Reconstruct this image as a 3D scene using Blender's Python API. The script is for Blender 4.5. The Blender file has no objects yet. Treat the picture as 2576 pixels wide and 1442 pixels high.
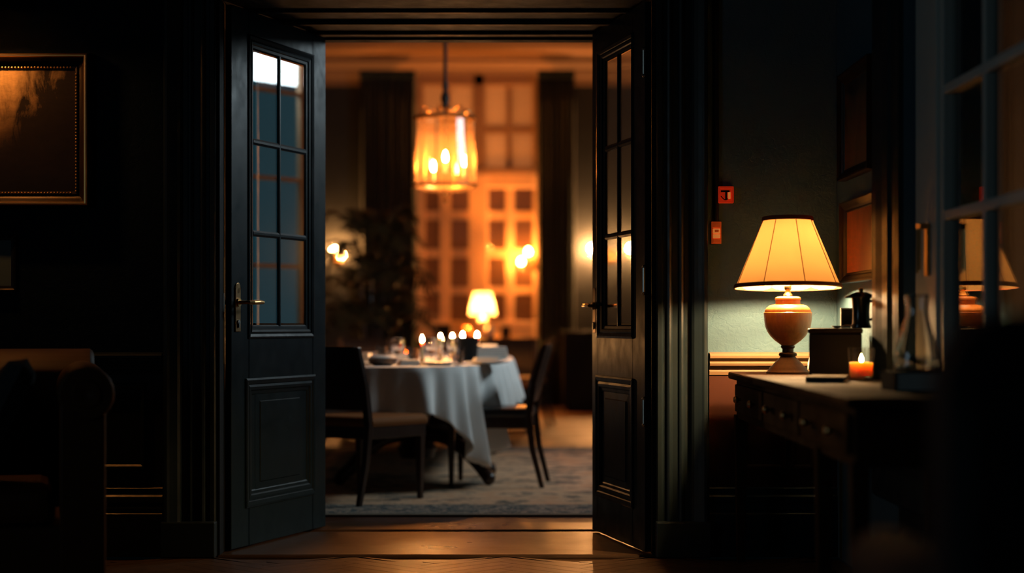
import bpy, bmesh, math, random
from mathutils import Vector, Matrix
from math import sin, cos, pi, radians, sqrt, exp, atan2

random.seed(7)
SC = bpy.context.scene
COL = SC.collection

# ------------------------------------------------------------------ helpers
class MB:
    """collects geometry for one mesh object"""
    def __init__(s): s.v = []; s.f = []
    def add(s, vs, fs):
        n = len(s.v); s.v += [tuple(p) for p in vs]; s.f += [tuple(i + n for i in f) for f in fs]; return s
    def box(s, x0, x1, y0, y1, z0, z1):
        return s.add([(x0,y0,z0),(x1,y0,z0),(x1,y1,z0),(x0,y1,z0),(x0,y0,z1),(x1,y0,z1),(x1,y1,z1),(x0,y1,z1)],
                     [(0,3,2,1),(4,5,6,7),(0,1,5,4),(1,2,6,5),(2,3,7,6),(3,0,4,7)])
    def taper(s, p0, p1, a, b):
        """square section bar from p0 (half size a) to p1 (half size b); a,b may be (x,y) pairs"""
        a = a if isinstance(a, tuple) else (a, a); b = b if isinstance(b, tuple) else (b, b)
        vs = []
        for p, h in ((p0, a), (p1, b)):
            for sx, sy in ((-1,-1),(1,-1),(1,1),(-1,1)): vs.append((p[0]+sx*h[0], p[1]+sy*h[1], p[2]))
        return s.add(vs, [(0,3,2,1),(4,5,6,7),(0,1,5,4),(1,2,6,5),(2,3,7,6),(3,0,4,7)])
    def lathe(s, prof, c=(0,0,0), n=40, axis='z', cap=True):
        vs = []; fs = []; m = len(prof)
        for r, h in prof:
            r = max(r, 1e-5)
            for k in range(n):
                a = 2*pi*k/n
                p = (r*cos(a), r*sin(a), h)
                if axis == 'x': p = (p[2], p[0], p[1])
                if axis == 'y': p = (p[0], p[2], p[1])
                vs.append((c[0]+p[0], c[1]+p[1], c[2]+p[2]))
        for i in range(m-1):
            for k in range(n):
                k2 = (k+1) % n
                fs.append((i*n+k, i*n+k2, (i+1)*n+k2, (i+1)*n+k))
        cap = cap and prof[0] != prof[-1]
        if cap and prof[0][0] > 1e-4: fs.append(tuple(range(n-1, -1, -1)))
        if cap and prof[-1][0] > 1e-4: fs.append(tuple(range((m-1)*n, m*n)))
        return s.add(vs, fs)
    def ball(s, c, r, n=16, sz=1.0):
        return s.lathe([(r*sin(pi*i/8), -r*sz*cos(pi*i/8)) for i in range(9)], c, n)
    def tube(s, pts, rad, n=10):
        pts = [Vector(p) for p in pts]; rr = rad if isinstance(rad, (list, tuple)) else [rad]*len(pts)
        vs = []; fs = []; up = None
        for i, p in enumerate(pts):
            d = (pts[min(i+1, len(pts)-1)] - pts[max(i-1, 0)]).normalized()
            if up is None:
                up = Vector((0,0,1)) if abs(d.z) < .9 else Vector((1,0,0))
            a = d.cross(up)
            a = a.normalized() if a.length > 1e-6 else Vector((1,0,0))
            b = a.cross(d).normalized(); up = b
            for k in range(n):
                t = 2*pi*k/n
                vs.append(p + rr[i]*(cos(t)*a + sin(t)*b))
        m = len(pts)
        for i in range(m-1):
            for k in range(n):
                k2 = (k+1) % n; fs.append((i*n+k, i*n+k2, (i+1)*n+k2, (i+1)*n+k))
        fs.append(tuple(range(n-1,-1,-1))); fs.append(tuple(range((m-1)*n, m*n)))
        return s.add(vs, fs)
    def loft(s, rings, closed=True, caps=True):
        n = len(rings[0]); vs = [p for r in rings for p in r]; fs = []
        for i in range(len(rings)-1):
            for k in range(n if closed else n-1):
                k2 = (k+1) % n; fs.append((i*n+k, i*n+k2, (i+1)*n+k2, (i+1)*n+k))
        if caps: fs.append(tuple(range(n-1,-1,-1))); fs.append(tuple(range((len(rings)-1)*n, len(rings)*n)))
        return s.add(vs, fs)
    def rect_sweep(s, u0, u1, v0, v1, prof, T, foot=False):
        """mitred moulding round a rectangle; prof = (offset outward, height); foot = leave the bottom side open"""
        rings = []
        for o, h in prof:
            if foot: c = [(u0-o, v0), (u0-o, v1+o), (u1+o, v1+o), (u1+o, v0)]
            else: c = [(u0-o, v0-o), (u0-o, v1+o), (u1+o, v1+o), (u1+o, v0-o)]
            rings.append([T(u, v, h) for u, v in c])
        return s.loft(rings, closed=not foot, caps=False)
    def extrude(s, prof, T, a, b):
        """profile (h,z) run from a to b by T(t,h,z)"""
        return s.loft([[T(a, h, z) for h, z in prof], [T(b, h, z) for h, z in prof]], closed=True, caps=True)
    def cushion(s, c, sx, sy, sz, M=None, n=14, e=.35):
        """pillow: thick in the middle, pinched at the edge"""
        vs = []; fs = []
        def pt(i, j, sg):
            u = -1+2*i/n; v = -1+2*j/n
            t = max(0, (1-u**4)*(1-v**4))**e
            pu = u*(1-.06*(1-v*v)*0 - .05*(1-abs(v))*abs(u)); pv = v*(1-.05*(1-abs(u))*abs(v))
            p = Vector((pu*sx, pv*sy, sg*sz*t))
            if M: p = M @ p
            return (c[0]+p.x, c[1]+p.y, c[2]+p.z)
        for sg in (1, -1):
            base = len(vs)
            for i in range(n+1):
                for j in range(n+1): vs.append(pt(i, j, sg))
            for i in range(n):
                for j in range(n):
                    q = (base+i*(n+1)+j, base+(i+1)*(n+1)+j, base+(i+1)*(n+1)+j+1, base+i*(n+1)+j+1)
                    fs.append(q if sg > 0 else q[::-1])
        return s.add(vs, fs)
    def mesh(s, name, smooth=False, weld=True):
        me = bpy.data.meshes.new(name); me.from_pydata(s.v, [], s.f)
        bm = bmesh.new(); bm.from_mesh(me)
        if weld: bmesh.ops.remove_doubles(bm, verts=bm.verts, dist=1e-5)
        bmesh.ops.recalc_face_normals(bm, faces=bm.faces)
        if smooth:
            for f in bm.faces: f.smooth = True
            for e in bm.edges:
                if len(e.link_faces) == 2 and e.calc_face_angle(0) > radians(38): e.smooth = False
        bm.to_mesh(me); bm.free(); return me

def obj(name, mb, mat, parent=None, loc=(0,0,0), smooth=False, bevel=0, rot=None, sub=0, solid=0):
    me = mb.mesh(name, smooth)
    me.materials.append(mat)
    o = bpy.data.objects.new(name, me); COL.objects.link(o); o.location = loc
    if rot: o.rotation_euler = rot
    if parent: o.parent = parent
    if solid:
        m = o.modifiers.new('solid', 'SOLIDIFY'); m.thickness = solid; m.offset = 0
    if bevel:
        m = o.modifiers.new('bevel', 'BEVEL'); m.width = bevel; m.segments = 2; m.limit_method = 'ANGLE'; m.angle_limit = radians(40)
    if sub:
        m = o.modifiers.new('sub', 'SUBSURF'); m.levels = sub; m.render_levels = sub
    return o

def tag(o, label, cat, group=None, kind=None):
    o['label'] = label; o['category'] = cat
    if group: o['group'] = group
    if kind: o['kind'] = kind
    return o

def thing(name, label, cat, loc=(0,0,0), rotz=0, group=None, kind=None):
    o = bpy.data.objects.new(name, None); COL.objects.link(o); o.location = loc; o.rotation_euler = (0,0,rotz)
    o.empty_display_size = .1
    return tag(o, label, cat, group, kind)

def kids(o): return [c for c in bpy.data.objects if c.parent == o]
def dup(root, label, loc, rotz=None):
    def cp(o, parent):
        c = o.copy(); COL.objects.link(c)
        if parent: c.parent = parent
        for ch in kids(o): cp(ch, c)
        return c
    r = cp(root, None); r['label'] = label; r.location = loc
    if rotz is not None: r.rotation_euler = (0,0,rotz)
    return r

def struct(name, mb, mat, label, cat, **k):
    return tag(obj(name, mb, mat, **k), label, cat, kind='structure')

# ------------------------------------------------------------------ camera frame
EYE = .97; F = 65/36*2576; CX, HY = 1288, 815
def X(px, y): return (px-CX)/F*y
def Z(py, y): return EYE-(py-HY)/F*y

cam = bpy.data.cameras.new('camera'); co = bpy.data.objects.new('camera', cam); COL.objects.link(co)
co.location = (0, 0, EYE); co.rotation_euler = (pi/2, 0, 0)
cam.lens = 65; cam.sensor_width = 36; cam.sensor_fit = 'HORIZONTAL'; cam.shift_y = (HY-721)/2576
cam.clip_start = .05; cam.clip_end = 100
cam.dof.use_dof = True; cam.dof.focus_distance = 7.75; cam.dof.aperture_fstop = 1.15; cam.dof.aperture_blades = 0
SC.camera = co

# ------------------------------------------------------------------ materials
def mat(name, base=(.5,.5,.5), rough=.5, metal=0, spec=None, coat=0, emit=None, es=0):
    m = bpy.data.materials.new(name); m.use_nodes = True
    b = m.node_tree.nodes['Principled BSDF']
    b.inputs['Base Color'].default_value = (*base, 1); b.inputs['Roughness'].default_value = rough
    if spec is None: spec = .12 if rough >= .7 else .5
    b.inputs['Metallic'].default_value = metal; b.inputs['Specular IOR Level'].default_value = spec
    b.inputs['Coat Weight'].default_value = coat; b.inputs['Coat Roughness'].default_value = .15
    if emit: b.inputs['Emission Color'].default_value = (*emit, 1); b.inputs['Emission Strength'].default_value = es
    return m
def nd(m, t, **k):
    n = m.node_tree.nodes.new(t)
    for a, v in k.items():
        if a in n.inputs: n.inputs[a].default_value = v
        else: setattr(n, a, v)
    return n
def ln(m, a, b): m.node_tree.links.new(a, b)
def B(m): return m.node_tree.nodes['Principled BSDF']
def coords(m, scale=(1,1,1), kind='Object'):
    tc = nd(m, 'ShaderNodeTexCoord'); mp = nd(m, 'ShaderNodeMapping'); mp.inputs['Scale'].default_value = scale
    ln(m, tc.outputs[kind], mp.inputs['Vector']); return mp.outputs['Vector']
def ramp(m, fac, stops, interp='LINEAR'):
    r = nd(m, 'ShaderNodeValToRGB'); e = r.color_ramp.elements; r.color_ramp.interpolation = interp
    while len(e) < len(stops): e.new(.5)
    for el, (p, c) in zip(e, stops): el.position = p; el.color = (*c, 1)
    ln(m, fac, r.inputs['Fac']); return r.outputs['Color']
def noise(m, vec, scale, detail=4, rough=.6, dist=0):
    n = nd(m, 'ShaderNodeTexNoise'); n.inputs['Scale'].default_value = scale; n.inputs['Detail'].default_value = detail
    n.inputs['Roughness'].default_value = rough; n.inputs['Distortion'].default_value = dist
    ln(m, vec, n.inputs['Vector']); return n.outputs['Fac']
def bump(m, h, strength, dist=.01):
    b = nd(m, 'ShaderNodeBump'); b.inputs['Strength'].default_value = strength; b.inputs['Distance'].default_value = dist
    ln(m, h, b.inputs['Height']); ln(m, b.outputs['Normal'], B(m).inputs['Normal']); return b
def mathn(m, op, a, b=None):
    n = nd(m, 'ShaderNodeMath', operation=op)
    for i, v in enumerate((a, b)):
        if v is None: continue
        if isinstance(v, (int, float)): n.inputs[i].default_value = v
        else: ln(m, v, n.inputs[i])
    return n.outputs[0]

def painted(name, base, rough=.34, chips=True, c2=(.06,.07,.07), bs=.06):
    m = mat(name, base, rough, spec=.5)
    v = coords(m)
    n1 = noise(m, v, 60, 6, .7); n2 = noise(m, v, 9, 5, .65)
    if chips:
        c = ramp(m, n1, [(0, base), (.70, base), (.76, c2), (1, c2)])
        ln(m, c, B(m).inputs['Base Color'])
    r = ramp(m, n2, [(.3, (rough-.08,)*3), (.7, (rough+.1,)*3)]); ln(m, r, B(m).inputs['Roughness'])
    bump(m, n1, bs, .004); return m

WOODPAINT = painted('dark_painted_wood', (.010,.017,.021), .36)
B(WOODPAINT).inputs['Specular IOR Level'].default_value = .28
LEAFPAINT = painted('door_leaf_paint', (.005,.012,.017), .40, c2=(.012,.018,.022), bs=.02)
B(LEAFPAINT).inputs['Specular IOR Level'].default_value = .10
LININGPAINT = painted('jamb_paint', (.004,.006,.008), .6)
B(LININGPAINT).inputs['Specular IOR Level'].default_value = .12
SASHPAINT = painted('sash_paint', (.42,.45,.42), .45, c2=(.12,.13,.12))

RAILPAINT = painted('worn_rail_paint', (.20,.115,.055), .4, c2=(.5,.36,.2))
def plaster(name, base, base2, bs=.5, sp=.2):
    m = mat(name, base, .62, spec=sp)
    v = coords(m)
    n1 = noise(m, v, 5, 8, .65, .6); n2 = noise(m, v, 28, 6, .6, 1.2)
    vo = nd(m, 'ShaderNodeTexVoronoi', feature='DISTANCE_TO_EDGE'); vo.inputs['Scale'].default_value = 9
    mx = nd(m, 'ShaderNodeMixRGB'); mx.inputs['Fac'].default_value = .25
    ln(m, v, mx.inputs[1])
    nn = nd(m, 'ShaderNodeTexNoise'); nn.inputs['Scale'].default_value = 4; nn.inputs['Detail'].default_value = 5; ln(m, v, nn.inputs['Vector']); ln(m, nn.outputs['Color'], mx.inputs[2])
    ln(m, mx.outputs[0], vo.inputs['Vector'])
    crack = ramp(m, vo.outputs['Distance'], [(0,(0,0,0)), (.018,(1,1,1))])
    ln(m, ramp(m, n1, [(.3, base), (.75, base2)]), B(m).inputs['Base Color'])
    h = mathn(m, 'ADD', mathn(m, 'MULTIPLY', n2, 1.0), mathn(m, 'MULTIPLY', crack, .22))
    bump(m, h, bs, .02); return m
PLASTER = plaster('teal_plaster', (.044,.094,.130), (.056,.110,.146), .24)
PLASTERDIM = plaster('dimmed_plaster', (.0036,.0085,.0145), (.005,.011,.018), .25, .04)  # darker copy of the wall plaster; the lack of light is in its colour
DININGWALL = plaster('dining_plaster', (.026,.032,.037), (.034,.041,.046), .12)
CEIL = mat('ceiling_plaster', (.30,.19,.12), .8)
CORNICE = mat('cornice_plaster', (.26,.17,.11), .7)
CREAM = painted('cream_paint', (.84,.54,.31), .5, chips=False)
FRAMEDARK = painted('darkened_frame_paint', (.36,.22,.13), .55, chips=False)  # upper frame colour darkened, as shade, so its panes read brighter

SHUTTERWOOD = mat('shutter_wood', (.40,.23,.15), .7)
CURTAIN = mat('curtain_velvet', (.018,.036,.040), .9, spec=.15)
B(CURTAIN).inputs['Sheen Weight'].default_value = .15

def wood(name, c1, c2, rough, scale=(1,14,14), coat=0, bstr=.15):
    m = mat(name, c1, rough, coat=coat)
    v = coords(m, scale)
    n = noise(m, v, 6, 7, .65, .8); n2 = noise(m, coords(m), 2.2, 3)
    ln(m, ramp(m, n, [(.3, c1), (.7, c2)]), B(m).inputs['Base Color'])
    ln(m, ramp(m, n2, [(.25,(rough*.75,)*3), (.75,(min(1,rough*1.3),)*3)]), B(m).inputs['Roughness'])
    bump(m, n, bstr, .004); return m
PARQUET = wood('parquet_oak', (.032,.018,.010), (.072,.038,.020), .36, (3,3,3))
B(PARQUET).inputs['Specular IOR Level'].default_value = .3
PLANK = wood('threshold_oak', (.034,.019,.010), (.075,.040,.020), .33, (.8,12,12), bstr=.35)
B(PLANK).inputs['Specular IOR Level'].default_value = .3
DINFLOOR = wood('dining_oak', (.035,.012,.005), (.075,.025,.010), .5, (8,1,1))
B(DINFLOOR).inputs['Specular IOR Level'].default_value = .3
DARKWOOD = wood('dark_mahogany', (.018,.009,.006), (.045,.02,.012), .3, (2,14,2))
TABLEWOOD = wood('console_walnut', (.014,.0055,.002), (.034,.014,.0055), .8, (10,1.2,4))
B(TABLEWOOD).inputs['Specular IOR Level'].default_value = .10
FRAMEWOOD = wood('frame_wood', (.009,.005,.0035), (.020,.010,.006), .4, (6,6,6))
B(FRAMEWOOD).inputs['Specular IOR Level'].default_value = .22
BLACKWOOD = mat('black_lacquer', (.005,.005,.006), .5, spec=.2)
GILT = mat('aged_gilt', (.55,.33,.12), .35, metal=1)
BRASS = mat('brass', (.66,.40,.15), .3, metal=1)
ABRASS = mat('antique_brass', (.36,.20,.08), .38, metal=1)
STEEL = mat('worn_steel', (.45,.44,.40), .35, metal=1)
IRON = mat('blackened_iron', (.012,.010,.009), .5, spec=.2)

def glass(name, tint=(1,1,1), rough=.0, ior=1.5, boost=0):
    m = bpy.data.materials.new(name); m.use_nodes = True; t = m.node_tree; t.nodes.clear()
    o = t.nodes.new('ShaderNodeOutputMaterial'); tr = t.nodes.new('ShaderNodeBsdfTransparent'); g = t.nodes.new('ShaderNodeBsdfGlossy')
    fr = t.nodes.new('ShaderNodeFresnel'); mx = t.nodes.new('ShaderNodeMixShader')
    tr.inputs['Color'].default_value = (*tint, 1); g.inputs['Roughness'].default_value = rough; fr.inputs['IOR'].default_value = ior
    ge = t.nodes.new('ShaderNodeNewGeometry'); pw = t.nodes.new('ShaderNodeMath'); pw.operation = 'MULTIPLY_ADD'
    pw.inputs[1].default_value = 1/ior-ior; pw.inputs[2].default_value = ior
    t.links.new(ge.outputs['Backfacing'], pw.inputs[0]); t.links.new(pw.outputs[0], fr.inputs['IOR'])
    f = fr.outputs[0]
    if boost:
        a = t.nodes.new('ShaderNodeMath'); a.operation = 'ADD'; a.use_clamp = True; a.inputs[1].default_value = boost
        t.links.new(f, a.inputs[0]); f = a.outputs[0]
    t.links.new(f, mx.inputs[0]); t.links.new(tr.outputs[0], mx.inputs[1]); t.links.new(g.outputs[0], mx.inputs[2]); t.links.new(mx.outputs[0], o.inputs[0])
    return m
PANE = glass('window_glass', (.93,.95,.94), 0, 1.55)
LANTERN = glass('lantern_glass', (.98,.93,.85), .04, 1.5, .03)
def hazy(m, c):
    t = m.node_tree; o = [n for n in t.nodes if n.type == 'OUTPUT_MATERIAL'][0]; src = o.inputs[0].links[0].from_socket
    a = t.nodes.new('ShaderNodeAddShader'); h = t.nodes.new('ShaderNodeBsdfTranslucent'); h.inputs[0].default_value = (*c, 1)
    t.links.new(src, a.inputs[0]); t.links.new(h.outputs[0], a.inputs[1]); t.links.new(a.outputs[0], o.inputs[0])
hazy(LANTERN, (.075,.056,.038))
TUMBLER = glass('drinking_glass', (.95,.95,.94), .0, 1.5, .04)
def realglass(name, c=(1,1,1)):
    m = mat(name, c, .0); B(m).inputs['Transmission Weight'].default_value = 1; B(m).inputs['IOR'].default_value = 1.48; return m
CUPGLASS = glass('votive_cup_glass', (.97,.95,.92), .06, 1.5, .05)
CARAFE = realglass('carafe_glass', (.93,.96,.96)); STEMGLASS = realglass('stemware_glass')
AMBER = glass('amber_glass', (.95,.45,.12), .02, 1.5, .03)
PICGLASS = None

def emis(name, c, s):
    m = bpy.data.materials.new(name); m.use_nodes = True; t = m.node_tree; t.nodes.clear()
    o = t.nodes.new('ShaderNodeOutputMaterial'); e = t.nodes.new('ShaderNodeEmission'); e.inputs[0].default_value = (*c, 1); e.inputs[1].default_value = s
    t.links.new(e.outputs[0], o.inputs[0]); return m
WARM = (1,.29,.048)
BULB_LAMP = emis('lamp_bulb_light', (1,.60,.26), 1900)
BULB_ADDED = emis('added_bulb_light', (1,.60,.26), 1900)  # for the extra bulb added high in the shade
BULB_CHAND = emis('lantern_bulb_light', WARM, 1150)
BULB_SCONCE = emis('sconce_bulb_light', (1,.38,.10), 800)
BULB_RIGHT = emis('right_sconce_light', (1,.40,.12), 2300)
BULB_WIN = emis('window_sconce_light', (1,.29,.045), 380)
BULB_REAR = emis('rear_lamp_light', (1,.29,.045), 6500)
BULB_PIC = emis('picture_tube_light', (1,.40,.10), 440)
FLAME = emis('candle_flame_light', (1,.44,.13), 1200)
FLAMEN = emis('near_flame_light', (1,.42,.10), 300)

def shade_mat(name, tcol, dcol, inner=None):
    m = bpy.data.materials.new(name); m.use_nodes = True; t = m.node_tree; t.nodes.clear()
    o = t.nodes.new('ShaderNodeOutputMaterial'); a = t.nodes.new('ShaderNodeBsdfTranslucent'); b = t.nodes.new('ShaderNodeBsdfDiffuse'); ad = t.nodes.new('ShaderNodeAddShader')
    n = t.nodes.new('ShaderNodeTexNoise'); n.inputs['Scale'].default_value = 26; n.inputs['Detail'].default_value = 5
    tc = t.nodes.new('ShaderNodeTexCoord'); t.links.new(tc.outputs['Object'], n.inputs['Vector'])
    mx = t.nodes.new('ShaderNodeMixRGB'); mx.inputs[1].default_value = (*[c*.82 for c in tcol], 1); mx.inputs[2].default_value = (*[c*1.12 for c in tcol], 1)
    t.links.new(n.outputs['Fac'], mx.inputs[0]); t.links.new(mx.outputs[0], a.inputs[0])
    b.inputs[0].default_value = (*dcol, 1)
    t.links.new(a.outputs[0], ad.inputs[0]); t.links.new(b.outputs[0], ad.inputs[1]); t.links.new(ad.outputs[0], o.inputs[0]); return m
SHADE = shade_mat('parchment_shade', (.0185,.0096,.0031), (.42,.27,.12))
LINENBLIND = shade_mat('linen_blind', (.42,.34,.27), (.40,.30,.20))
PANEHAZE = shade_mat('pane_haze_cloth', (.18,.12,.09), (.22,.12,.08))  # brown tint stands for haze and reflection on the lower panes
SHADEREAR = shade_mat('linen_shade', (.10,.11,.12), (.6,.5,.35))
TRIMBROWN = mat('brown_braid', (.20,.06,.022), .8)
OCHRE = wood('ochre_wood', (.46,.15,.035), (.64,.25,.065), .33, (9,9,1.2), bstr=.05)
BASEWOOD = wood('lamp_base_wood', (.035,.013,.005), (.07,.028,.010), .5, (9,9,1.2), bstr=.05)
B(BASEWOOD).inputs['Specular IOR Level'].default_value = .2
CLOTH = mat('white_linen', (.80,.80,.78), .85, spec=.2)
NAPKIN = mat('napkin_linen', (.82,.78,.72), .85)
CHINA = mat('white_china', (.80,.77,.72), .2)
BREADBOWL = mat('brown_stoneware', (.10,.055,.035), .4)
WAX = mat('cream_wax', (.85,.70,.48), .5); B(WAX).inputs['Subsurface Weight'].default_value = .3
WAXO = mat('orange_wax', (.98,.72,.36), .5); B(WAXO).inputs['Subsurface Weight'].default_value = 1; B(WAXO).inputs['Subsurface Radius'].default_value = (.05,.032,.015); B(WAXO).inputs['Subsurface Scale'].default_value = .9
SILVER = mat('silver', (.7,.68,.62), .22, metal=1)
LEATHERB = mat('black_leather', (.016,.013,.012), .32)
FABRICBR = mat('brown_upholstery', (.28,.105,.034), .75)
LEATHERSOFA = mat('tan_leather', (.040,.016,.006), .55, spec=.15)
VELVETDK = mat('dark_velvet', (.012,.014,.015), .85)
CUSHD = mat('dark_cushion', (.02,.024,.026), .85)
LEAFG = mat('palm_leaf', (.020,.026,.012), .45)
TERRACOTTA = mat('dark_glazed_pot', (.02,.018,.016), .35)
SOIL = mat('potting_soil', (.02,.014,.01), .95)
REDPL = mat('red_plastic_added_glow', (.85,.055,.012), .4, emit=(1,.045,.008), es=.16)  # faint emission added to make the wall box look brighter
ORPL = mat('orange_plastic_added_glow', (.85,.16,.03), .4, emit=(1,.12,.015), es=.10)  # switch plastic also given a glow of its own
PALEPL = mat('amber_plastic_added_glow', (.80,.36,.10), .4, emit=(1,.30,.06), es=.35)  # pale parts carry the strongest added emission
BLACKPL = mat('black_plastic', (.006,.006,.006), .5, spec=.2)
WHITECORD = mat('white_cord', (.75,.68,.55), .5)
PAPER = mat('paper', (.45,.35,.24), .85)
BOOKDK = mat('dark_book_cloth', (.02,.026,.03), .7)
GREYPAPER = mat('grey_book_pages', (.42,.42,.40), .85)
COFFEEMETAL = mat('black_enamel', (.010,.016,.022), .22, metal=.3)
CARD = mat('pale_photo_card', (.10,.14,.14), .7)

# ---- rug with a bordered floral field
def rug_mat():
    m = mat('oriental_rug', (.2,.2,.18), .95, spec=.1)
    v = coords(m)
    sp = nd(m, 'ShaderNodeSeparateXYZ'); ln(m, v, sp.inputs[0])
    vo = nd(m, 'ShaderNodeTexVoronoi'); vo.inputs['Scale'].default_value = 7; ln(m, v, vo.inputs['Vector'])
    n = noise(m, v, 11, 5, .7, 2.2)
    s = mathn(m, 'ADD', n, mathn(m, 'MULTIPLY', vo.outputs['Distance'], .5))
    big = noise(m, v, 2.6, 4, .6, .8)
    s2 = mathn(m, 'ADD', mathn(m, 'MULTIPLY', s, .55), mathn(m, 'MULTIPLY', big, .75))
    field = ramp(m, s2, [(.60,(.07,.085,.085)), (.70,(.20,.16,.12)), (.78,(.66,.42,.26)), (.95,(.58,.32,.18))])
    border = ramp(m, s, [(.58,(.40,.30,.22)), (.66,(.05,.075,.085)), (.74,(.055,.08,.09)), (.80,(.45,.35,.26)), (.95,(.06,.09,.10))])
    ex = mathn(m, 'SUBTRACT', 1.75, mathn(m, 'ABSOLUTE', sp.outputs[0]))
    ey = mathn(m, 'SUBTRACT', 2.55, mathn(m, 'ABSOLUTE', sp.outputs[1]))
    d = mathn(m, 'MINIMUM', ex, ey)
    k = ramp(m, mathn(m, 'DIVIDE', d, 1.0), [(0,(1,1,1)), (.52,(1,1,1)), (.53,(0,0,0))])
    mx = nd(m, 'ShaderNodeMixRGB'); ln(m, k, mx.inputs[0]); ln(m, field, mx.inputs[1]); ln(m, border, mx.inputs[2])
    k2 = ramp(m, d, [(0,(1,1,1)), (.07,(1,1,1)), (.075,(0,0,0))])
    mx2 = nd(m, 'ShaderNodeMixRGB'); mx2.inputs[2].default_value = (.20,.17,.13,1); ln(m, k2, mx2.inputs[0]); ln(m, mx.outputs[0], mx2.inputs[1])
    ln(m, mx2.outputs[0], B(m).inputs['Base Color'])
    bump(m, noise(m, v, 220, 2), .4, .004); return m
RUG = rug_mat()

# ---- oil painting: glowing sky, smoky dark shapes, dark ground (local x right, z up, metres)
def landscape():
    m = mat('oil_landscape', (.2,.1,.05), .45, spec=.15)
    v = coords(m); sp = nd(m, 'ShaderNodeSeparateXYZ'); ln(m, v, sp.inputs[0])
    n = noise(m, coords(m, (9,1,3)), 1.6, 6, .65, .4); n2 = noise(m, coords(m, (4,1,9)), 3, 7, .7)
    z = mathn(m, 'ADD', sp.outputs[2], mathn(m, 'MULTIPLY', mathn(m, 'SUBTRACT', n, .5), .34))
    sky = ramp(m, mathn(m, 'ADD', mathn(m, 'MULTIPLY', z, 1.7), .5), [(.0,(.018,.014,.010)), (.36,(.03,.02,.012)), (.46,(.16,.085,.035)), (.7,(.62,.36,.15)), (1,(.80,.50,.22))])
    # tree-like dark masses, also painting the lamp's falloff towards the right
    t = mathn(m, 'ADD', mathn(m, 'MULTIPLY', sp.outputs[0], 1.7), mathn(m, 'SUBTRACT', mathn(m, 'MULTIPLY', n, .9), mathn(m, 'MULTIPLY', sp.outputs[2], .9)))
    k = ramp(m, t, [(.45,(0,0,0)), (.85,(1,1,1))])
    mx = nd(m, 'ShaderNodeMixRGB'); mx.inputs[2].default_value = (.014,.009,.005,1); ln(m, k, mx.inputs[0]); ln(m, sky, mx.inputs[1])
    mu = nd(m, 'ShaderNodeMixRGB', blend_type='MULTIPLY'); mu.inputs[0].default_value = .6
    ln(m, mx.outputs[0], mu.inputs[1]); ln(m, ramp(m, n2, [(.3,(.35,.35,.35)), (.7,(1.2,1.2,1.2))]), mu.inputs[2])
    ln(m, mu.outputs[0], B(m).inputs['Base Color']); bump(m, n2, .25, .003); return m
LANDSCAPE = landscape()
def portrait(name, a, b, c):
    m = mat(name, a, .28)
    v = coords(m); sp = nd(m, 'ShaderNodeSeparateXYZ'); ln(m, v, sp.inputs[0])
    n = noise(m, coords(m, (1,7,3)), 1.5, 5, .6)
    z = mathn(m, 'ADD', mathn(m, 'MULTIPLY', sp.outputs[2], 2.2), n)
    ln(m, ramp(m, z, [(.1, a), (.5, b), (.9, c)]), B(m).inputs['Base Color']); return m
OILUP = portrait('dim_oil', (.30,.13,.045), (.16,.075,.03), (.035,.02,.012))
OILLOW = portrait('lamp_reflection_oil', (.72,.20,.03), (.62,.17,.03), (.30,.09,.02))  # lamp reflection painted as amber into the canvas colour
B(OILLOW).inputs['Coat Weight'].default_value = .25; B(OILLOW).inputs['Coat Roughness'].default_value = .25

# ================================================================== SETTING
YW, YR = 7.71, 8.90                      # near and far face of the wall with the double door
XL, XR, ZH = -1.232, .60, 2.338          # opening
XN, XP = -4.0, 1.355                     # near room left and right wall
DX0, DX1, DY1, DZ = -3.2, 2.7, 21.6, 4.05  # dining room

# near floor: herringbone blocks
def herringbone(x0, x1, y0, y1):
    mb = MB(); w, n = .075, 6; L = w*n; g = .0016; s = sqrt(.5)
    for i in range(-60, 60):
        for j in range(-14, 16):
            for k in (0, 1):
                ox = i*w + j*L; oy = -i*w*1 + j*L
                u0, v0 = i*w + j*2*L*0, 0
                if k == 0: a0, b0, a1, b1 = i*w, i*w + j*2*L, i*w+L, i*w+w + j*2*L
                else: a0, b0, a1, b1 = i*w+L-0, i*w+w-L + j*2*L, i*w+L+w, i*w+w + j*2*L
                cx, cy = (a0+a1)/2, (b0+b1)/2
                X0, Y0 = (cx-cy)*s, (cx+cy)*s
                Xc, Yc = X0-.95, Y0+6
                if not (x0 < Xc < x1 and y0 < Yc < y1): continue
                q = []
                for a, b in ((a0+g,b0+g),(a1-g,b0+g),(a1-g,b1-g),(a0+g,b1-g)):
                    q.append(((a-b)*s-.95, (a+b)*s+6))
                q = [(min(max(x, x0), x1), min(max(y, y0), y1)) for x, y in q]
                mb.add([(x, y, -.02) for x, y in q] + [(x, y, 0) for x, y in q], [(4,5,6,7),(0,1,5,4),(1,2,6,5),(2,3,7,6),(3,0,4,7)])
    mb.box(x0, x1, -3, y1, -.06, -.012)
    return mb
struct('floor', herringbone(XN, 1.36, 3.2, 7.70), PARQUET, 'herringbone parquet floor of the dark front room', 'floor')
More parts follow.
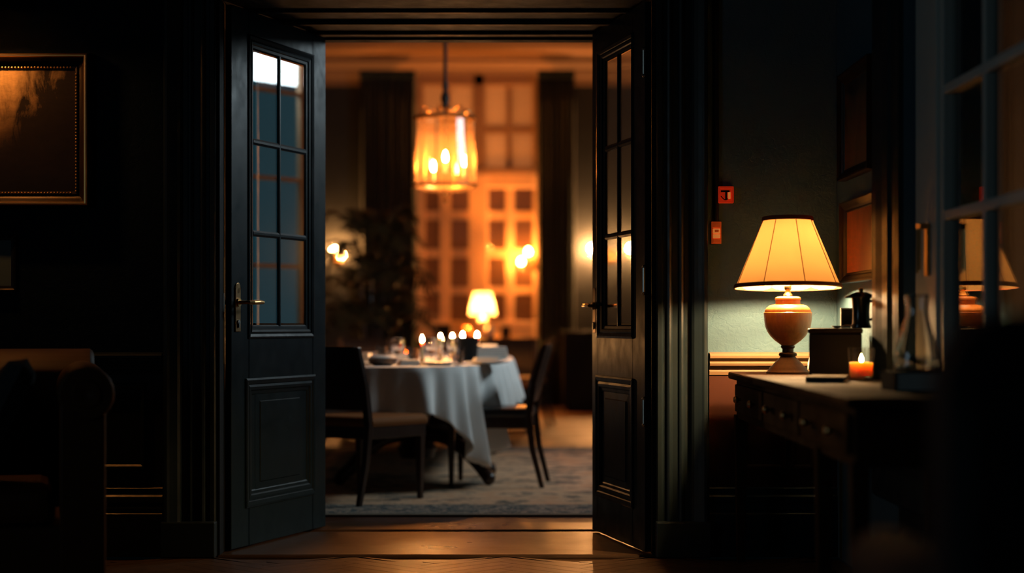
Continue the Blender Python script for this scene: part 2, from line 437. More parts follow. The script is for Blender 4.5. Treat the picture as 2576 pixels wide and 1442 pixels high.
# threshold boards through the doorway
mb = MB(); mb.box(XL-.01, XR+.01, 7.735, 8.60, -.05, .004)
struct('trim_threshold', mb, PLANK, 'worn wide oak board lying in the double doorway', 'threshold', bevel=.012)
mb = MB(); mb.box(XL-.01, XR+.01, 8.665, 8.98, -.05, .006)
struct('trim_saddle', mb, PLANK, 'narrow oak board at the dining side of the doorway', 'threshold', bevel=.010)
mb = MB(); mb.box(XL-.01, XR+.01, 7.60, 9.1, -.09, -.055)
struct('floor_doorway', mb, BLACKWOOD, 'dark gap beneath the doorway boards', 'floor')
mb = MB(); mb.box(DX0, DX1, 8.995, DY1, -.05, -.0)
struct('floor_dining', mb, DINFLOOR, 'red brown wooden floor of the dining room', 'floor')

# wall with the doorway
mb = MB(); mb.box(XP-1e-3+.0, XP+.3, YW, YR, 0, 4.2); mb.box(XR, XP, YW, YR, 0, 4.2); mb.box(XL, XR, YW, YR, ZH+.012, 4.2)
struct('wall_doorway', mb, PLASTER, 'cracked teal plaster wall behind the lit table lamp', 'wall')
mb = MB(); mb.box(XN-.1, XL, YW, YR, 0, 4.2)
struct('wall_doorway_left', mb, PLASTERDIM, 'plaster wall left of the double door, darkened in colour as unlit', 'wall')
# right wall of near room with window opening y 3.7..6.4
mb = MB(); WY0, WY1, WZ0, WZ1 = 3.3, 6.40, .68, 2.75
mb.box(XP, XP+.3, -3, WY0, 0, 3.3); mb.box(XP, XP+.3, WY1, YW, 0, 3.3); mb.box(XP, XP+.3, WY0, WY1, 0, WZ0); mb.box(XP, XP+.3, WY0, WY1, WZ1, 3.3)
struct('wall_right', mb, PLASTER, 'plaster side wall with two pictures hung one above the other', 'wall')
LWY0, LWY1, LWZ0, LWZ1 = 2.0, 3.7, .9, 2.5
mb = MB(); mb.box(XN-.2, XN, -3, LWY0, 0, 3.3); mb.box(XN-.2, XN, LWY1, YW, 0, 3.3); mb.box(XN-.2, XN, LWY0, LWY1, 0, LWZ0); mb.box(XN-.2, XN, LWY0, LWY1, LWZ1, 3.3)
struct('wall_left', mb, PLASTERDIM, 'dark side wall of the front room with an added unseen window', 'wall')
mb = MB(); mb.box(XN, XP+.3, -3.2, -3, 0, 3.3)
struct('wall_rear', mb, PLASTERDIM, 'dark wall behind the viewer', 'wall')
mb = MB(); mb.box(XN, XP, -3, YW, 3.3, 3.4)
struct('ceiling', mb, PLASTERDIM, 'dark ceiling of the front room', 'ceiling')
# dining room shell
mb = MB(); mb.box(DX0-.2, DX0, YR, DY1, 0, 4.2)
struct('wall_dining_left', mb, DININGWALL, 'tan side wall of the dining room', 'wall')
SW0, SW1, SZ0, SZ1 = 10.5, 13.1, .75, 3.55
mb = MB(); mb.box(DX1, DX1+.25, YR, SW0, 0, 4.2); mb.box(DX1, DX1+.25, SW1, DY1, 0, 4.2); mb.box(DX1, DX1+.25, SW0, SW1, 0, SZ0); mb.box(DX1, DX1+.25, SW0, SW1, SZ1, 4.2)
struct('wall_dining_right', mb, DININGWALL, 'dining room side wall with a tall dusk lit window', 'wall')
bx0, bx1, bz0, bz1 = X(1045,DY1), X(1352,DY1), Z(852,DY1), Z(168,DY1)
mb = MB(); mb.box(DX0, bx0, DY1, DY1+.3, 0, 4.2); mb.box(bx1, DX1, DY1, DY1+.3, 0, 4.2); mb.box(bx0, bx1, DY1, DY1+.3, 0, bz0); mb.box(bx0, bx1, DY1, DY1+.3, bz1, 4.2)
struct('wall_dining_back', mb, DININGWALL, 'far tan wall around the tall cream window', 'wall')
mb = MB(); mb.box(DX0, DX1, YR, DY1, DZ, DZ+.1)
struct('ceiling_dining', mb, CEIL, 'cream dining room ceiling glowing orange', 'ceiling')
# cornice round far wall
cp = [(0,-.30),(.02,-.30),(.03,-.22),(.06,-.2),(.09,-.12),(.16,-.06),(.22,-.045),(.22,-.0),(0,0)]
mb = MB(); mb.extrude(cp, lambda t,h,z: (t, DY1-h, DZ+z), DX0, DX1)
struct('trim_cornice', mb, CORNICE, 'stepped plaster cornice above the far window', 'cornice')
# ceiling mouldings
mb = MB()
for y0 in (20.3, 19.95): mb.extrude([(0,0),(.1,0),(.09,-.03),(.05,-.05),(.01,-.03)], lambda t,h,z: (t, y0+h, DZ+z), DX0, DX1)
struct('trim_ceiling', mb, CORNICE, 'raised ribs running across the dining ceiling', 'moulding')

# ---- door casing (fluted architrave)
prof = [(0,.0),(0,.022),(.006,.028),(.022,.028),(.028,.02),(.040,.02),(.046,.03),(.054,.034),(.062,.03),(.068,.02),(.090,.02),(.096,.027),(.104,.03),(.112,.027),(.118,.018),(.140,.018),(.146,.036),(.156,.044),(.172,.05),(.186,.056),(.196,.062),(.206,.062),(.212,.05),(.216,.0)]
mb = MB(); mb.rect_sweep(XL, XR, .15, ZH, prof, lambda u,v,h: (u, YW-h, v), foot=True)
struct('trim_casing', mb, WOODPAINT, 'dark fluted wooden casing round the double door', 'door casing')
mb = MB(); mb.box(XL-.222, XL+.004, YW-.075, YW, 0, .15); mb.box(XR-.004, XR+.222, YW-.075, YW, 0, .15)
struct('trim_plinth', mb, WOODPAINT, 'plain dark plinth blocks at the foot of the door casing', 'plinth', bevel=.006)
# jamb lining with stops and panels
mb = MB()
pan = [(0,0),(.0,.012),(.012,.016),(.022,.012),(.03,.004),(.032,0)]
mb.box(XL, XL+.014, YW-.005, YR+.01, .006, ZH); mb.box(XR-.014, XR, YW-.005, YR+.01, .006, ZH); mb.box(XL, XR, YW-.005, YR+.01, ZH-.002, ZH+.012)
for v0, v1 in ((.25,.8),(.95,2.2)):
    mb.rect_sweep(7.95, 8.7, v0, v1, pan, lambda u,v,h: (XL+.014+h, u, v))
    mb.rect_sweep(7.95, 8.7, v0, v1, pan, lambda u,v,h: (XR-.014-h, u, v))
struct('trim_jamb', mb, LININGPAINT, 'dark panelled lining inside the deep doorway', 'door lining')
mb = MB()
for y0, w, h in ((8.02,.05,.014),(8.30,.07,.02),(8.62,.06,.016),):
    mb.extrude([(0,0),(0,-h*.5),(w*.2,-h),(w*.8,-h),(w,-h*.5),(w,0)], lambda t,a,z: (t, y0+a, ZH-.002+z), XL+.014, XR-.014)
mb.extrude([(0,0),(0,-.012),(.05,-.016),(.085,-.004),(.09,.01),(.09,.03)], lambda t,a,z: (t, YR-.08+a, ZH-.002+z), XL+.014, XR-.014)
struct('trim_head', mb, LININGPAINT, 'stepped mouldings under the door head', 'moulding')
# dining side casing head (behind)
mb = MB(); mb.rect_sweep(XL, XR, .0, ZH+.0, [(0,0),(0,.02),(.06,.024),(.12,.03),(.16,.04),(.17,0)], lambda u,v,h: (u, YR+.002+h, v), foot=True)
struct('trim_casing_dining', mb, WOODPAINT, 'dining side casing of the double door', 'door casing')

# chair rails, panel mouldings, baseboards on the doorway wall
rail = [(0,.755),(.012,.757),(.016,.772),(.010,.78),(.012,.792),(.03,.796),(.034,.806),(.026,.814),(.03,.824),(.042,.828),(.044,.838),(.03,.846),(.008,.85),(0,.852)]
basep = [(0,0),(.024,0),(.024,.178),(.018,.184),(.022,.2),(.016,.222),(.022,.228),(.02,.25),(.012,.258),(.014,.284),(.006,.292),(0,.292)]
RX0, RX1 = XR+.222, XP
LX0, LX1 = XN, XL-.222
T = lambda t,h,z: (t, YW-h, z)
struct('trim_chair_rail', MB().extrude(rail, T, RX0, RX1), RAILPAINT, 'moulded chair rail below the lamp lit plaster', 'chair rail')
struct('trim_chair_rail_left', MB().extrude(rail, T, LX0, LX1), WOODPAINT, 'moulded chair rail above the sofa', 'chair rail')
struct('baseboard_doorway', MB().extrude(basep, T, RX0, RX1), WOODPAINT, 'stepped dark baseboard under the console table', 'baseboard')
struct('baseboard_doorway_left', MB().extrude(basep, T, LX0, LX1), WOODPAINT, 'stepped dark baseboard beside the sofa', 'baseboard')
mb = MB(); mb.box(RX0, RX1, YW-.008, YW-.0, .28, .765)
for a, b in ((X(1868,YW), X(1975,YW)), (X(1987,YW), X(2036,YW)+.02)):
    mb.rect_sweep(a+.02, b-.02, .385, .70, [(0,0),(0,.006),(.008,.014),(.016,.014),(.02,.006),(.024,0)], lambda u,v,h: (u, YW-.008-h, v))
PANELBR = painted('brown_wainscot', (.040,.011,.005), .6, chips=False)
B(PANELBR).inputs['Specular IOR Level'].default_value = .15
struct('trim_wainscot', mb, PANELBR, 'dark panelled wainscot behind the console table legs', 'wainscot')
mb = MB(); mb.box(LX0, LX1, YW-.008, YW, .28, .765)
for a, b in ((-1.74, -1.545), (-2.6,-1.85)):
    mb.rect_sweep(a, b, .385, .70, [(0,0),(0,.006),(.008,.014),(.016,.014),(.02,.006),(.024,0)], lambda u,v,h: (u, YW-.008-h, v))
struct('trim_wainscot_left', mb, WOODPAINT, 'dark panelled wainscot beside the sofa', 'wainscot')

# ---- windows
# window_1: near right
w1 = thing('window_1', 'tall grey painted window with dark panes beside the console', 'window', (0,0,0), kind='structure')
XS = 1.43
fr = MB()
ys = 6.38
def vb(y0, y1, z0=WZ0, z1=WZ1, d=.02): fr.box(XS-d, XS+d, y0, y1, z0, z1)
fr.box(XS-.035, XS+.03, 6.06+.02, ys+.015, WZ0, WZ1); fr.box(XS-.035, XS+.03, WY0-.01, WY0+.3, WZ0, WZ1); fr.box(XS-.034, XS+.029, WY0, ys, WZ0-.005, WZ0+.09); fr.box(XS-.034, XS+.029, WY0, ys, WZ1-.09, WZ1+.005)
obj('window_frame', fr, SASHPAINT, w1, bevel=.006)
fr = MB(); fr.box(XS-.024, XS+.02, 6.03, 6.09, WZ0+.05, WZ1-.05)
for yc in (5.53, 4.98, 4.43, 3.88): fr.box(XS-.02, XS+.016, yc-.018, yc+.018, WZ0+.05, WZ1-.05)
for zc in (1.325, 1.735, 2.145, 2.5): fr.box(XS-.021, XS+.017, WY0+.25, 6.07, zc-.016, zc+.016)
obj('glazing_bars', fr, SASHPAINT, w1, bevel=.004)
obj('window_panes', MB().box(XS+.004, XS+.008, WY0+.25, 6.07, WZ0+.05, WZ1-.05), PANE, w1)
h = MB(); h.box(XS-.047, XS-.035, 6.165, 6.205, 1.13, 1.30); 
h.box(XS-.072, XS-.04, 6.155, 6.215, 1.285, 1.305); h.tube([(XS-.07,6.17,1.29),(XS-.07,6.17,1.15)], .005, 8); h.tube([(XS-.07,6.20,1.29),(XS-.07,6.20,1.14)], .005, 8)
obj('window_latch', h, BRASS, w1)
wcas = [(0,0),(0,.018),(.03,.022),(.04,.014),(.1,.014),(.11,.026),(.16,.03),(.2,.042),(.23,.046),(.24,.03),(.243,0)]
mb = MB(); mb.rect_sweep(WY0, WY1, .68, WZ1, [(o*1.4, h) for o, h in wcas], lambda u,v,h: (XP-h, u, v))
struct('trim_window', mb, WOODPAINT, 'dark moulded casing between the pictures and the grey window', 'window casing')
mb = MB(); mb.box(XP-.012, XP, -3, WY1+.02, 0, .67)
struct('trim_wainscot_right', mb, WOODPAINT, 'dark wooden panelling under the grey window', 'wainscot')
mb = MB(); mb.box(XP-.03, XP+.12, WY0-.05, WY1+.03, WZ0-.01, WZ0+.015)
struct('trim_sill', mb, WOODPAINT, 'dark sill under the grey window', 'window sill', bevel=.004)

# window_2: far dining window
w2 = thing('window_2', 'tall cream window glowing orange behind the lantern', 'window', (0,0,0), kind='structure')
fy0, fy1 = DY1-.06, DY1+.05
def wx(p): return X(p, DY1)
def wz(p): return Z(p, DY1)
f = MB()
def fb(mbb, p0, p1, q0, q1, y0=fy0, y1=fy1): mbb.box(wx(p0), wx(p1), y0, y1, wz(q1), wz(q0))
fb(f, 1038, 1070, 440, 856); fb(f, 1340, 1356, 440, 856); fb(f, 1180, 1228, 440, 856, fy0-.03); fb(f, 1060, 1345, 440, 474, fy0-.02); fb(f, 1060, 1345, 808, 860, fy0-.02)
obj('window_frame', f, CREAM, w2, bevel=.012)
f = MB(); fb(f, 1038, 1066, 160, 440); fb(f, 1340, 1356, 160, 440); fb(f, 1190, 1220, 170, 440, fy0-.01); fb(f, 1060, 1345, 160, 218, fy0-.01); fb(f, 1060, 1345, 424, 441, fy0-.03)
obj('transom_frame', f, FRAMEDARK, w2, bevel=.012)
f = MB()
for p0, p1 in ((1120,1132),(1274,1286)): fb(f, p0, p1, 210, 430, fy0+.02)
fb(f, 1062, 1345, 318, 336, fy0+.025)
obj('transom_bars', f, FRAMEDARK, w2, bevel=.008)
f = MB()
for p0, p1 in ((1106,1134),(1271,1294)): fb(f, p0, p1, 470, 815, fy0+.02)
for q0, q1 in ((530,554),(626,650),(722,742)): fb(f, 1062, 1345, q0, q1, fy0+.025)
obj('glazing_bars', f, CREAM, w2, bevel=.008)
f = MB(); fb(f, 1060, 1345, 200, 830, DY1-.030, DY1-.026); obj('window_panes', f, PANE, w2)
f = MB(); fb(f, 1050, 1350, 200, 440, DY1-.022, DY1-.016); obj('roller_blind', f, LINENBLIND, w2)
f = MB(); fb(f, 1050, 1350, 441, 846, DY1-.020, DY1-.017); obj('pane_haze_sheet', f, PANEHAZE, w2)  # invented sheet that gives the panes their hazy, reflecting tone
# window_3: dining side window (daylight)
w3 = thing('window_3', 'tall side window of the dining room letting in dusk light', 'window', (0,0,0), kind='structure')
f = MB()
f.box(DX1+.08, DX1+.14, SW0, SW0+.07, SZ0, SZ1); f.box(DX1+.08, DX1+.14, SW1-.07, SW1, SZ0, SZ1); f.box(DX1+.08, DX1+.14, SW0, SW1, SZ0, SZ0+.08); f.box(DX1+.08, DX1+.14, SW0, SW1, SZ1-.08, SZ1)
obj('window_frame', f, CREAM, w3)
f = MB(); f.box(DX1+.09, DX1+.13, (SW0+SW1)/2-.025, (SW0+SW1)/2+.025, SZ0, SZ1)
f.box(DX1+.09, DX1+.13, SW0+.6, SW0+.65, SZ0, SZ1); f.box(DX1+.09, DX1+.13, SW1-.65, SW1-.6, SZ0, SZ1)
for z in (1.4, 2.05, 2.7): f.box(DX1+.095, DX1+.125, SW0, SW1, z-.015, z+.015)
obj('glazing_bars', f, CREAM, w3)
mb = MB(); mb.rect_sweep(SW0, SW1, SZ0, SZ1, [(0,0),(0,.03),(.1,.03),(.14,.05),(.15,0)], lambda u,v,h: (DX1-h, u, v))
struct('trim_dining_window', mb, WOODPAINT, 'casing of the dining room side window', 'window casing')
# added_window: unseen window added in the left side wall for cool fill
w4 = thing('added_window', 'unseen side window added to let cool fill into the front room', 'window', (0,0,0), kind='structure')
f = MB()
for a, b, c, d in ((LWY0, LWY0+.06, LWZ0, LWZ1), (LWY1-.06, LWY1, LWZ0, LWZ1), (LWY0, LWY1, LWZ0, LWZ0+.06), (LWY0, LWY1, LWZ1-.06, LWZ1), (2.83, 2.87, LWZ0, LWZ1)): f.box(XN-.12, XN-.06, a, b, c, d)
obj('window_frame', f, SASHPAINT, w4)

# ================================================================== DOOR LEAVES
def leaf(name, label, P, ang, W, gl, mo, mun, pm, side, hinge_at0, handle_u):
    """P near bottom edge, u along leaf; gl/mo/pm = (u0,u1) glass, moulding outer, panel outer; side=+1/-1 seen face"""
    t = thing(name, label, 'door', (P[0], P[1], 0), ang, kind='structure')
    TH, z0, z1 = .014, .012, 2.325
    gz0, gz1 = .965, 2.165; mz0, mz1 = .905, 2.225; pz0, pz1 = .175, .735
    fr = MB()
    fr.box(0, mo[0]+.02, -TH, TH, z0, z1); fr.box(mo[1]-.02, W, -TH, TH, z0, z1)
    fr.box(mo[0], mo[1], -TH, TH, mz1-.02, z1); fr.box(mo[0], mo[1], -TH, TH, pz1-.02, mz0+.02); fr.box(mo[0], mo[1], -TH, TH, z0, pz0+.02)
    obj('door_frame', fr, LEAFPAINT, t, bevel=.003)
    pn = MB(); pn.box(pm[0]+.01, pm[1]-.01, -.0055, .0055, pz0+.01, pz1-.01)
    for sg in (1,-1):
        pn.rect_sweep(pm[0]+.14*(pm[1]-pm[0])+.06, pm[1]-.06-.14*(pm[1]-pm[0]), pz0+.11, pz1-.11, [(0,.016),(.004,.016),(.008,.011),(.05,.009)], lambda u,v,h: (u, sg*h*.7, v))
        pn.box(pm[0]+.14*(pm[1]-pm[0])+.058, pm[1]-.058-.14*(pm[1]-pm[0]), sg*.0108-.0005, sg*.0108+.0005, pz0+.108, pz1-.108)
    obj('door_panel', pn, LEAFPAINT, t)
    ml = MB()
    for sg in (1,-1):
        T = lambda u,v,h: (u, sg*h*.7, v)
        ml.rect_sweep(pm[0]+.075, pm[1]-.075, pz0+.075, pz1-.075, [(0,.008),(.006,.014),(.018,.016),(.024,.024),(.036,.026),(.046,.022),(.05,.028),(.066,.032),(.074,.028),(.075,.02)], T)
    obj('panel_moulding', ml, LEAFPAINT, t)
    gm = MB()
    wl, wr = gl[0]-mo[0], mo[1]-gl[1]
    for sg in (1,-1):
        rings = []
        for q, h in ((0,.006),(.1,.012),(.28,.014),(.34,.022),(.5,.026),(.62,.02),(.66,.026),(.84,.034),(.97,.03),(1,.02)):
            c = [(gl[0]-wl*q, gz0-.06*q), (gl[0]-wl*q, gz1+.06*q), (gl[1]+wr*q, gz1+.06*q), (gl[1]+wr*q, gz0-.06*q)]
            rings.append([(u, sg*h*.62, v) for u, v in c])
        gm.loft(rings, closed=True, caps=False)
    obj('glazing_moulding', gm, LEAFPAINT, t)
    bars = MB(); H = (gz1-gz0)/3
    def bar(u0, u1, v0, v1, vert):
        if vert: c = [(-.5,.005),(-.18,.009),(.18,.009),(.5,.005),(.5,-.005),(.18,-.009),(-.18,-.009),(-.5,-.005)]
        w = .026
        if vert: bars.loft([[(mun+a*w, b, v0) for a, b in c], [(mun+a*w, b, v1) for a, b in c]])
    bar(0, 0, gz0-.004, gz1+.004, True)
    for k in (1, 2):
        zc = gz0+k*H
        c = [(-.5,.005),(-.18,.009),(.18,.009),(.5,.005),(.5,-.005),(.18,-.009),(-.18,-.009),(-.5,-.005)]
        bars.loft([[(gl[0]-.004, b, zc+a*.026) for a, b in c], [(gl[1]+.004, b, zc+a*.026) for a, b in c]])
    obj('glazing_bars', bars, LEAFPAINT, t)
    for k in range(3):
        for a, b in ((gl[0], mun-.009), (mun+.009, gl[1])):
            obj('glass_pane', MB().box(a-.003, b+.003, -.002, .002, gz0+k*H+.008, gz0+(k+1)*H-.008), PANE, t)
    # handle
    hz = Z(762, 8.05) if side < 0 else Z(770, 8.55)
    bp = MB(); bp.box(handle_u-.024, handle_u+.024, side*TH, side*(TH+.005), hz-.125, hz+.06); bp.lathe([(.024,0),(.024,.0052),(.0,.0052)], (handle_u, side*TH if side > 0 else side*(TH+.005), hz+.06), 20, 'y')
    hd = obj('door_handle', bp, ABRASS, t, bevel=.002)
    lv = MB(); dirn = 1 if handle_u < W/2 else -1
    pts = [(handle_u, side*(TH+.004), hz), (handle_u, side*.055, hz), (handle_u+dirn*.006, side*.068, hz), (handle_u+dirn*.03, side*.075, hz), (handle_u+dirn*.08, side*.076, hz+.002), (handle_u+dirn*.125, side*.074, hz+.001)]
    lv.tube(pts, [.009,.008,.0085,.010,.0105,.008], 12); lv.lathe([(.018,-.004),(.018,.004),(.012,.008),(0,.008)], (handle_u, side*(TH+.008), hz), 20, 'y')
    obj('lever', lv, BRASS, hd)
    kc = MB(); kc.lathe([(.011,-.004),(.011,.004),(.006,.006),(0,.006)], (handle_u, side*(TH+.006), hz-.085), 16, 'y'); kc.box(handle_u-.004, handle_u+.004, side*(TH+.006)-.006, side*(TH+.006)+.006, hz-.108, hz-.085)
    obj('keyhole', kc, STEEL, hd)
    lv = MB(); s2 = -side
    pts = [(handle_u, s2*TH, hz), (handle_u, s2*.055, hz), (handle_u+dirn*.03, s2*.075, hz), (handle_u+dirn*.12, s2*.074, hz)]
    lv.tube(pts, [.009,.008,.010,.008], 12); obj('lever', lv, BRASS, hd)
    # hinges at the jamb edge
    hu = 0 if hinge_at0 else W
    for zc in (Z(160,7.8), Z(705,7.8), Z(1035,7.8)):
        hg = MB(); sd_ = side if hinge_at0 else -side
        hg.tube([(hu-.004, sd_*(TH+.006), zc-.05), (hu-.004, sd_*(TH+.006), zc+.05)], .008, 10); hg.box(hu-.002, hu+.03, sd_*(TH-.0005), sd_*(TH+.0015), zc-.05, zc+.05)
        hg.ball((hu-.004, sd_*(TH+.006), zc+.055), .009, 10); hg.ball((hu-.004, sd_*(TH+.006), zc-.055), .009, 10)
        obj('hinge', hg, STEEL, t)
    return t
WLf = .965
dl = leaf('door_1', 'left dark glazed door leaf standing open with lever handle near its left edge', (-1.203, 7.84), atan2(.855,.288), WLf, (.225,.755), (.155,.83), .485, (.13,.84), -1, False, .055)
dr = leaf('door_2', 'right dark glazed door leaf standing open on brass hinges', (.572, 7.765), atan2(.855,-.184), .876, (.235,.665), (.18,.79), .455, (.175,.80), 1, True, .825)
# strike plate on the left jamb
mb = MB(); mb.box(XL+.014, XL+.017, 7.79, 7.82, 1.02, 1.10)
tag(obj('strike_plate', mb, STEEL), 'steel strike plate on the dark jamb left of the left door leaf', 'strike plate')
mb = MB(); mb.box(XL+.014, XL+.016, 7.80, 7.812, .80, 1.02); mb.box(XL+.014, XL+.016, 7.80, 7.812, 1.10, 1.25)  # brass put where light slips through the gap at the jamb
tag(obj('light_slit_strip', mb, ABRASS), 'thin brass strip standing in for the slit of light at the jamb', 'strip')

# ================================================================== LEFT SIDE OF NEAR ROOM
pt = thing('landscape_painting', 'large dark landscape painting in a beaded gilt edged frame lit from above', 'painting', (-2.26, YW, Z(329,YW)))
hw, hh = 2.26+X(222,YW), Z(130,YW)-Z(329,YW)
mb = MB(); iw, ih = 2.26+X(190,YW), Z(176,YW)-Z(329,YW)
T = lambda u,v,h: (u, -h, v)
o = hw-iw
mb.rect_sweep(-iw, iw, -ih, ih, [(0,.012),(.003,.02),(.012,.022),(.016,.016),(.03,.024),(.042,.042),(.048,.055),(.054,.058),(o*.0+.062,.05),(.066,.03),(.07,0)], T)
obj('frame_moulding', mb, FRAMEWOOD, pt)
mb = MB()
mb.rect_sweep(-iw, iw, -ih, ih, [(.046,.0545),(.049,.060),(.055,.061),(.060,.056)], T)
obj('gilt_edge', mb, GILT, pt)
mb = MB(); st = .0135
for k in range(int(2*iw/st)):
    for s in (-1,1): mb.lathe([(.0052*sin(pi*i/4), -.0052*cos(pi*i/4)) for i in range(5)], (-iw+k*st, -.021, s*(ih+.007)), 6)
for k in range(int(2*ih/st)):
    for s in (-1,1): mb.lathe([(.0052*sin(pi*i/4), -.0052*cos(pi*i/4)) for i in range(5)], (s*(iw+.007), -.021, -ih+k*st), 6)
obj('bead_row', mb, GILT, pt, smooth=True)
obj('canvas', MB().box(-iw-.005, iw+.005, -.014, -.002, -ih-.005, ih+.005), LANDSCAPE, pt)
pl = thing('picture_light', 'brass picture lamp on an arm over the large landscape painting', 'lamp', (-2.26, YW, 2.225))
mb = MB(); mb.tube([(0,-.02,-.06),(0,-.13,.045),(0,-.26,.07)], .007, 8); mb.box(-.03,.03,-.01,0,-.1,-.02); obj('arm', mb, BRASS, pl)
mb = MB()
ring = []
for x in (-.135, .135): ring.append([(x, -.26+.045*cos(a), .050+.045*sin(a)) for a in [radians(-22+k*27) for k in range(10)]])
mb.loft(ring, closed=False, caps=True); obj('hood', mb, BRASS, pl, solid=.002)
mb = MB(); mb.tube([(-.09,-.26,.072),(.09,-.26,.072)], .011, 10); obj('tube_bulb', mb, BULB_PIC, pl)

sp_ = thing('framed_print', 'small pale picture in a thin dark frame below the large painting', 'picture', (X(-30,YW), YW, Z(662,YW)))
hw = X(42,YW)-X(-30,YW); hh = Z(592,YW)-Z(662,YW)
mb = MB(); mb.rect_sweep(-hw+.022, hw-.022, -hh+.022, hh-.022, [(0,.006),(.003,.014),(.012,.016),(.018,.02),(.022,.018),(.022,0)], T); obj('frame_moulding', mb, BLACKWOOD, sp_)
obj('print_card', MB().box(-hw+.02, hw-.02, -.008, -.002, -hh+.02, hh-.02), CARD, sp_)
mb = MB(); mb.lathe([(.0,-.02),(.02,-.015),(.016,.03),(.012,.06),(.014,.075),(.0,.085)], (.03,-.009,-.02), 12); 
sil = MB()
for v_ in mb.v: sil.v.append((v_[0], -.0085+(v_[1]+.009)*.05, v_[2]))
sil.f = mb.f; obj('silhouette', sil, BLACKPL, sp_)

# sofa
sf = thing('sofa', 'dark brown leather rolled arm sofa against the left wall', 'sofa', (-2.41, 6.50, 0), radians(14))
W2, D0, D1 = .95, -.55, .48
mb = MB(); mb.box(-W2+.06, W2-.06, D0+.04, D1, .10, .30); obj('base', mb, LEATHERSOFA, sf, bevel=.03)
for s in (-1, 1):
    a = MB(); xo = s*(W2-.08)
    a.box(xo-.075, xo+.075, D0+.01, D1, .10, .70); a.lathe([(.0,-.52),(.085,-.515),(.095,-.50),(.095,.5),(.085,.51),(0,.51)], (xo+s*.01, -.03, .735), 24, 'y')
    ar = obj('arm', a, LEATHERSOFA, sf, smooth=True, bevel=.015)
    obj('arm_scroll', MB().lathe([(.0,0),(.02,-.012),(.045,-.012),(.05,-.004),(.085,-.004),(.085,.01)], (xo+s*.01, D0-.001, .735), 24, 'y'), LEATHERSOFA, ar, smooth=True)
b = MB(); b.box(-W2+.1, W2-.1, .28, D1, .25, .80)
b.lathe([(.0,-W2+.02),(.085,-W2+.025),(.09,-W2+.04),(.09,W2-.04),(.085,W2-.025),(0,W2-.02)], (0,.38,.785), 24, 'x')
obj('backrest', b, LEATHERSOFA, sf, smooth=True, bevel=.02)
for k in (-1, 1):
    s_ = MB(); s_.box(k*.385-.38, k*.385+.38, D0+.0, D0+.55 if 0 else .29, .30, .415); obj('seat_cushion', s_, LEATHERSOFA, sf, bevel=.035)
for sx in (-1,1):
    for sy in (D0+.09, D1-.09): obj('foot', MB().lathe([(.02,0),(.028,.03),(.035,.1),(.0,.1)], (sx*(W2-.12), sy, 0), 16), DARKWOOD, sf, smooth=True)
def pillow(label, lx, ly, lean, mt):
    a = radians(14); M = Matrix.Rotation(a, 3, 'Z') @ Matrix.Rotation(-radians(90-lean), 3, 'Y') @ Matrix.Rotation(radians(4), 3, 'Z')
    o = obj('throw_pillow', MB().cushion((0,0,0), .22, .22, .07, M), mt, smooth=True)
    o.location = (-2.41+lx*cos(a)-ly*sin(a), 6.50+lx*sin(a)+ly*cos(a), .645); tag(o, label, 'cushion', 'cushions on the sofa'); return o
pillow('dark square cushion leaning against the right arm of the sofa', .585, -.22, 26, CUSHD)
pillow('dark square cushion on the sofa seat, behind the one against the arm', .30, -.16, 30, CUSHD)

# ================================================================== RIGHT SIDE OF NEAR ROOM
ct = thing('console_table', 'long walnut console table with drawers along the right wall', 'table', (1.10, 6.2, 0))
CX0, CX1, CY0, CY1, CH = -.212, .205, -1.30, 1.40, .774
mb = MB(); mb.box(CX0, CX1, CY0, CY1, CH-.03, CH); obj('table_top', mb, TABLEWOOD, ct, bevel=.008)
mb = MB(); mb.box(CX0+.03, CX1-.03, CY0+.04, CY1-.04, .585, CH-.028); obj('apron', mb, TABLEWOOD, ct, bevel=.004)
nd_ = 3; L = (CY1-CY0-.16)/nd_
for k in range(nd_):
    y0 = CY1-.08-(k+1)*L; d = obj('drawer', MB().box(CX0+.016, CX0+.036, y0+.02, y0+L-.02, .615, .725), TABLEWOOD, ct, bevel=.004)
    for q in (.25, .75):
        obj('knob', MB().lathe([(.006,0),(.006,-.008),(.014,-.014),(.016,-.02),(.01,-.028),(0,-.03)], (CX0+.016, y0+L*q, .67), 14, 'x'), ABRASS, d, smooth=True)
for x in (CX0+.045, CX1-.045):
    for y in (CY1-.065, (CY0+CY1)/2-.72, CY0+.065):
        mb = MB(); mb.taper((x,y,0),(x,y,.60), .016, .026); obj('leg', mb, TABLEWOOD, ct, bevel=.003)

# table lamp
ly = 7.30; lp = thing('table_lamp', 'glowing parchment shade table lamp with ochre urn base on the console', 'lamp', (X(1982,ly), ly, CH+.0035))
S = ly/F
def lz(py): return Z(py, ly)-CH
prof = [(54,942),(54,938),(51,935),(47,930),(46,927),(38,921),(36,917),(26,908),(20,901),(19,898)]
obj('lamp_foot', MB().lathe([(r*S, lz(p)) for r, p in prof]+[(0,lz(898))], n=48), BASEWOOD, lp, smooth=True)
prof = [(0,899),(22,898),(23,893),(21,890),(14,888),(14,880),(18,876),(17,872),(0,872)]
obj('lamp_stem', MB().lathe([(r*S, lz(p)) for r, p in prof], n=40), BASEWOOD, lp, smooth=True)
prof = [(0,873),(14,873),(22,867),(33,859),(44,848),(52,836),(57,823),(59,810),(60,798),(60.5,792),(60,789),(58,787.5),(57,783),(53,777),(45,771),(33,768),(31,767),(31,758),(33,756),(32,752),(26,749),(12,748),(9,744),(0,744)]
obj('lamp_body', MB().lathe([(r*S, lz(p)) for r, p in prof], n=56), OCHRE, lp, smooth=True)
prof = [(0,746),(12,745),(8,740),(6,734),(9,730),(9,722),(0,722)]
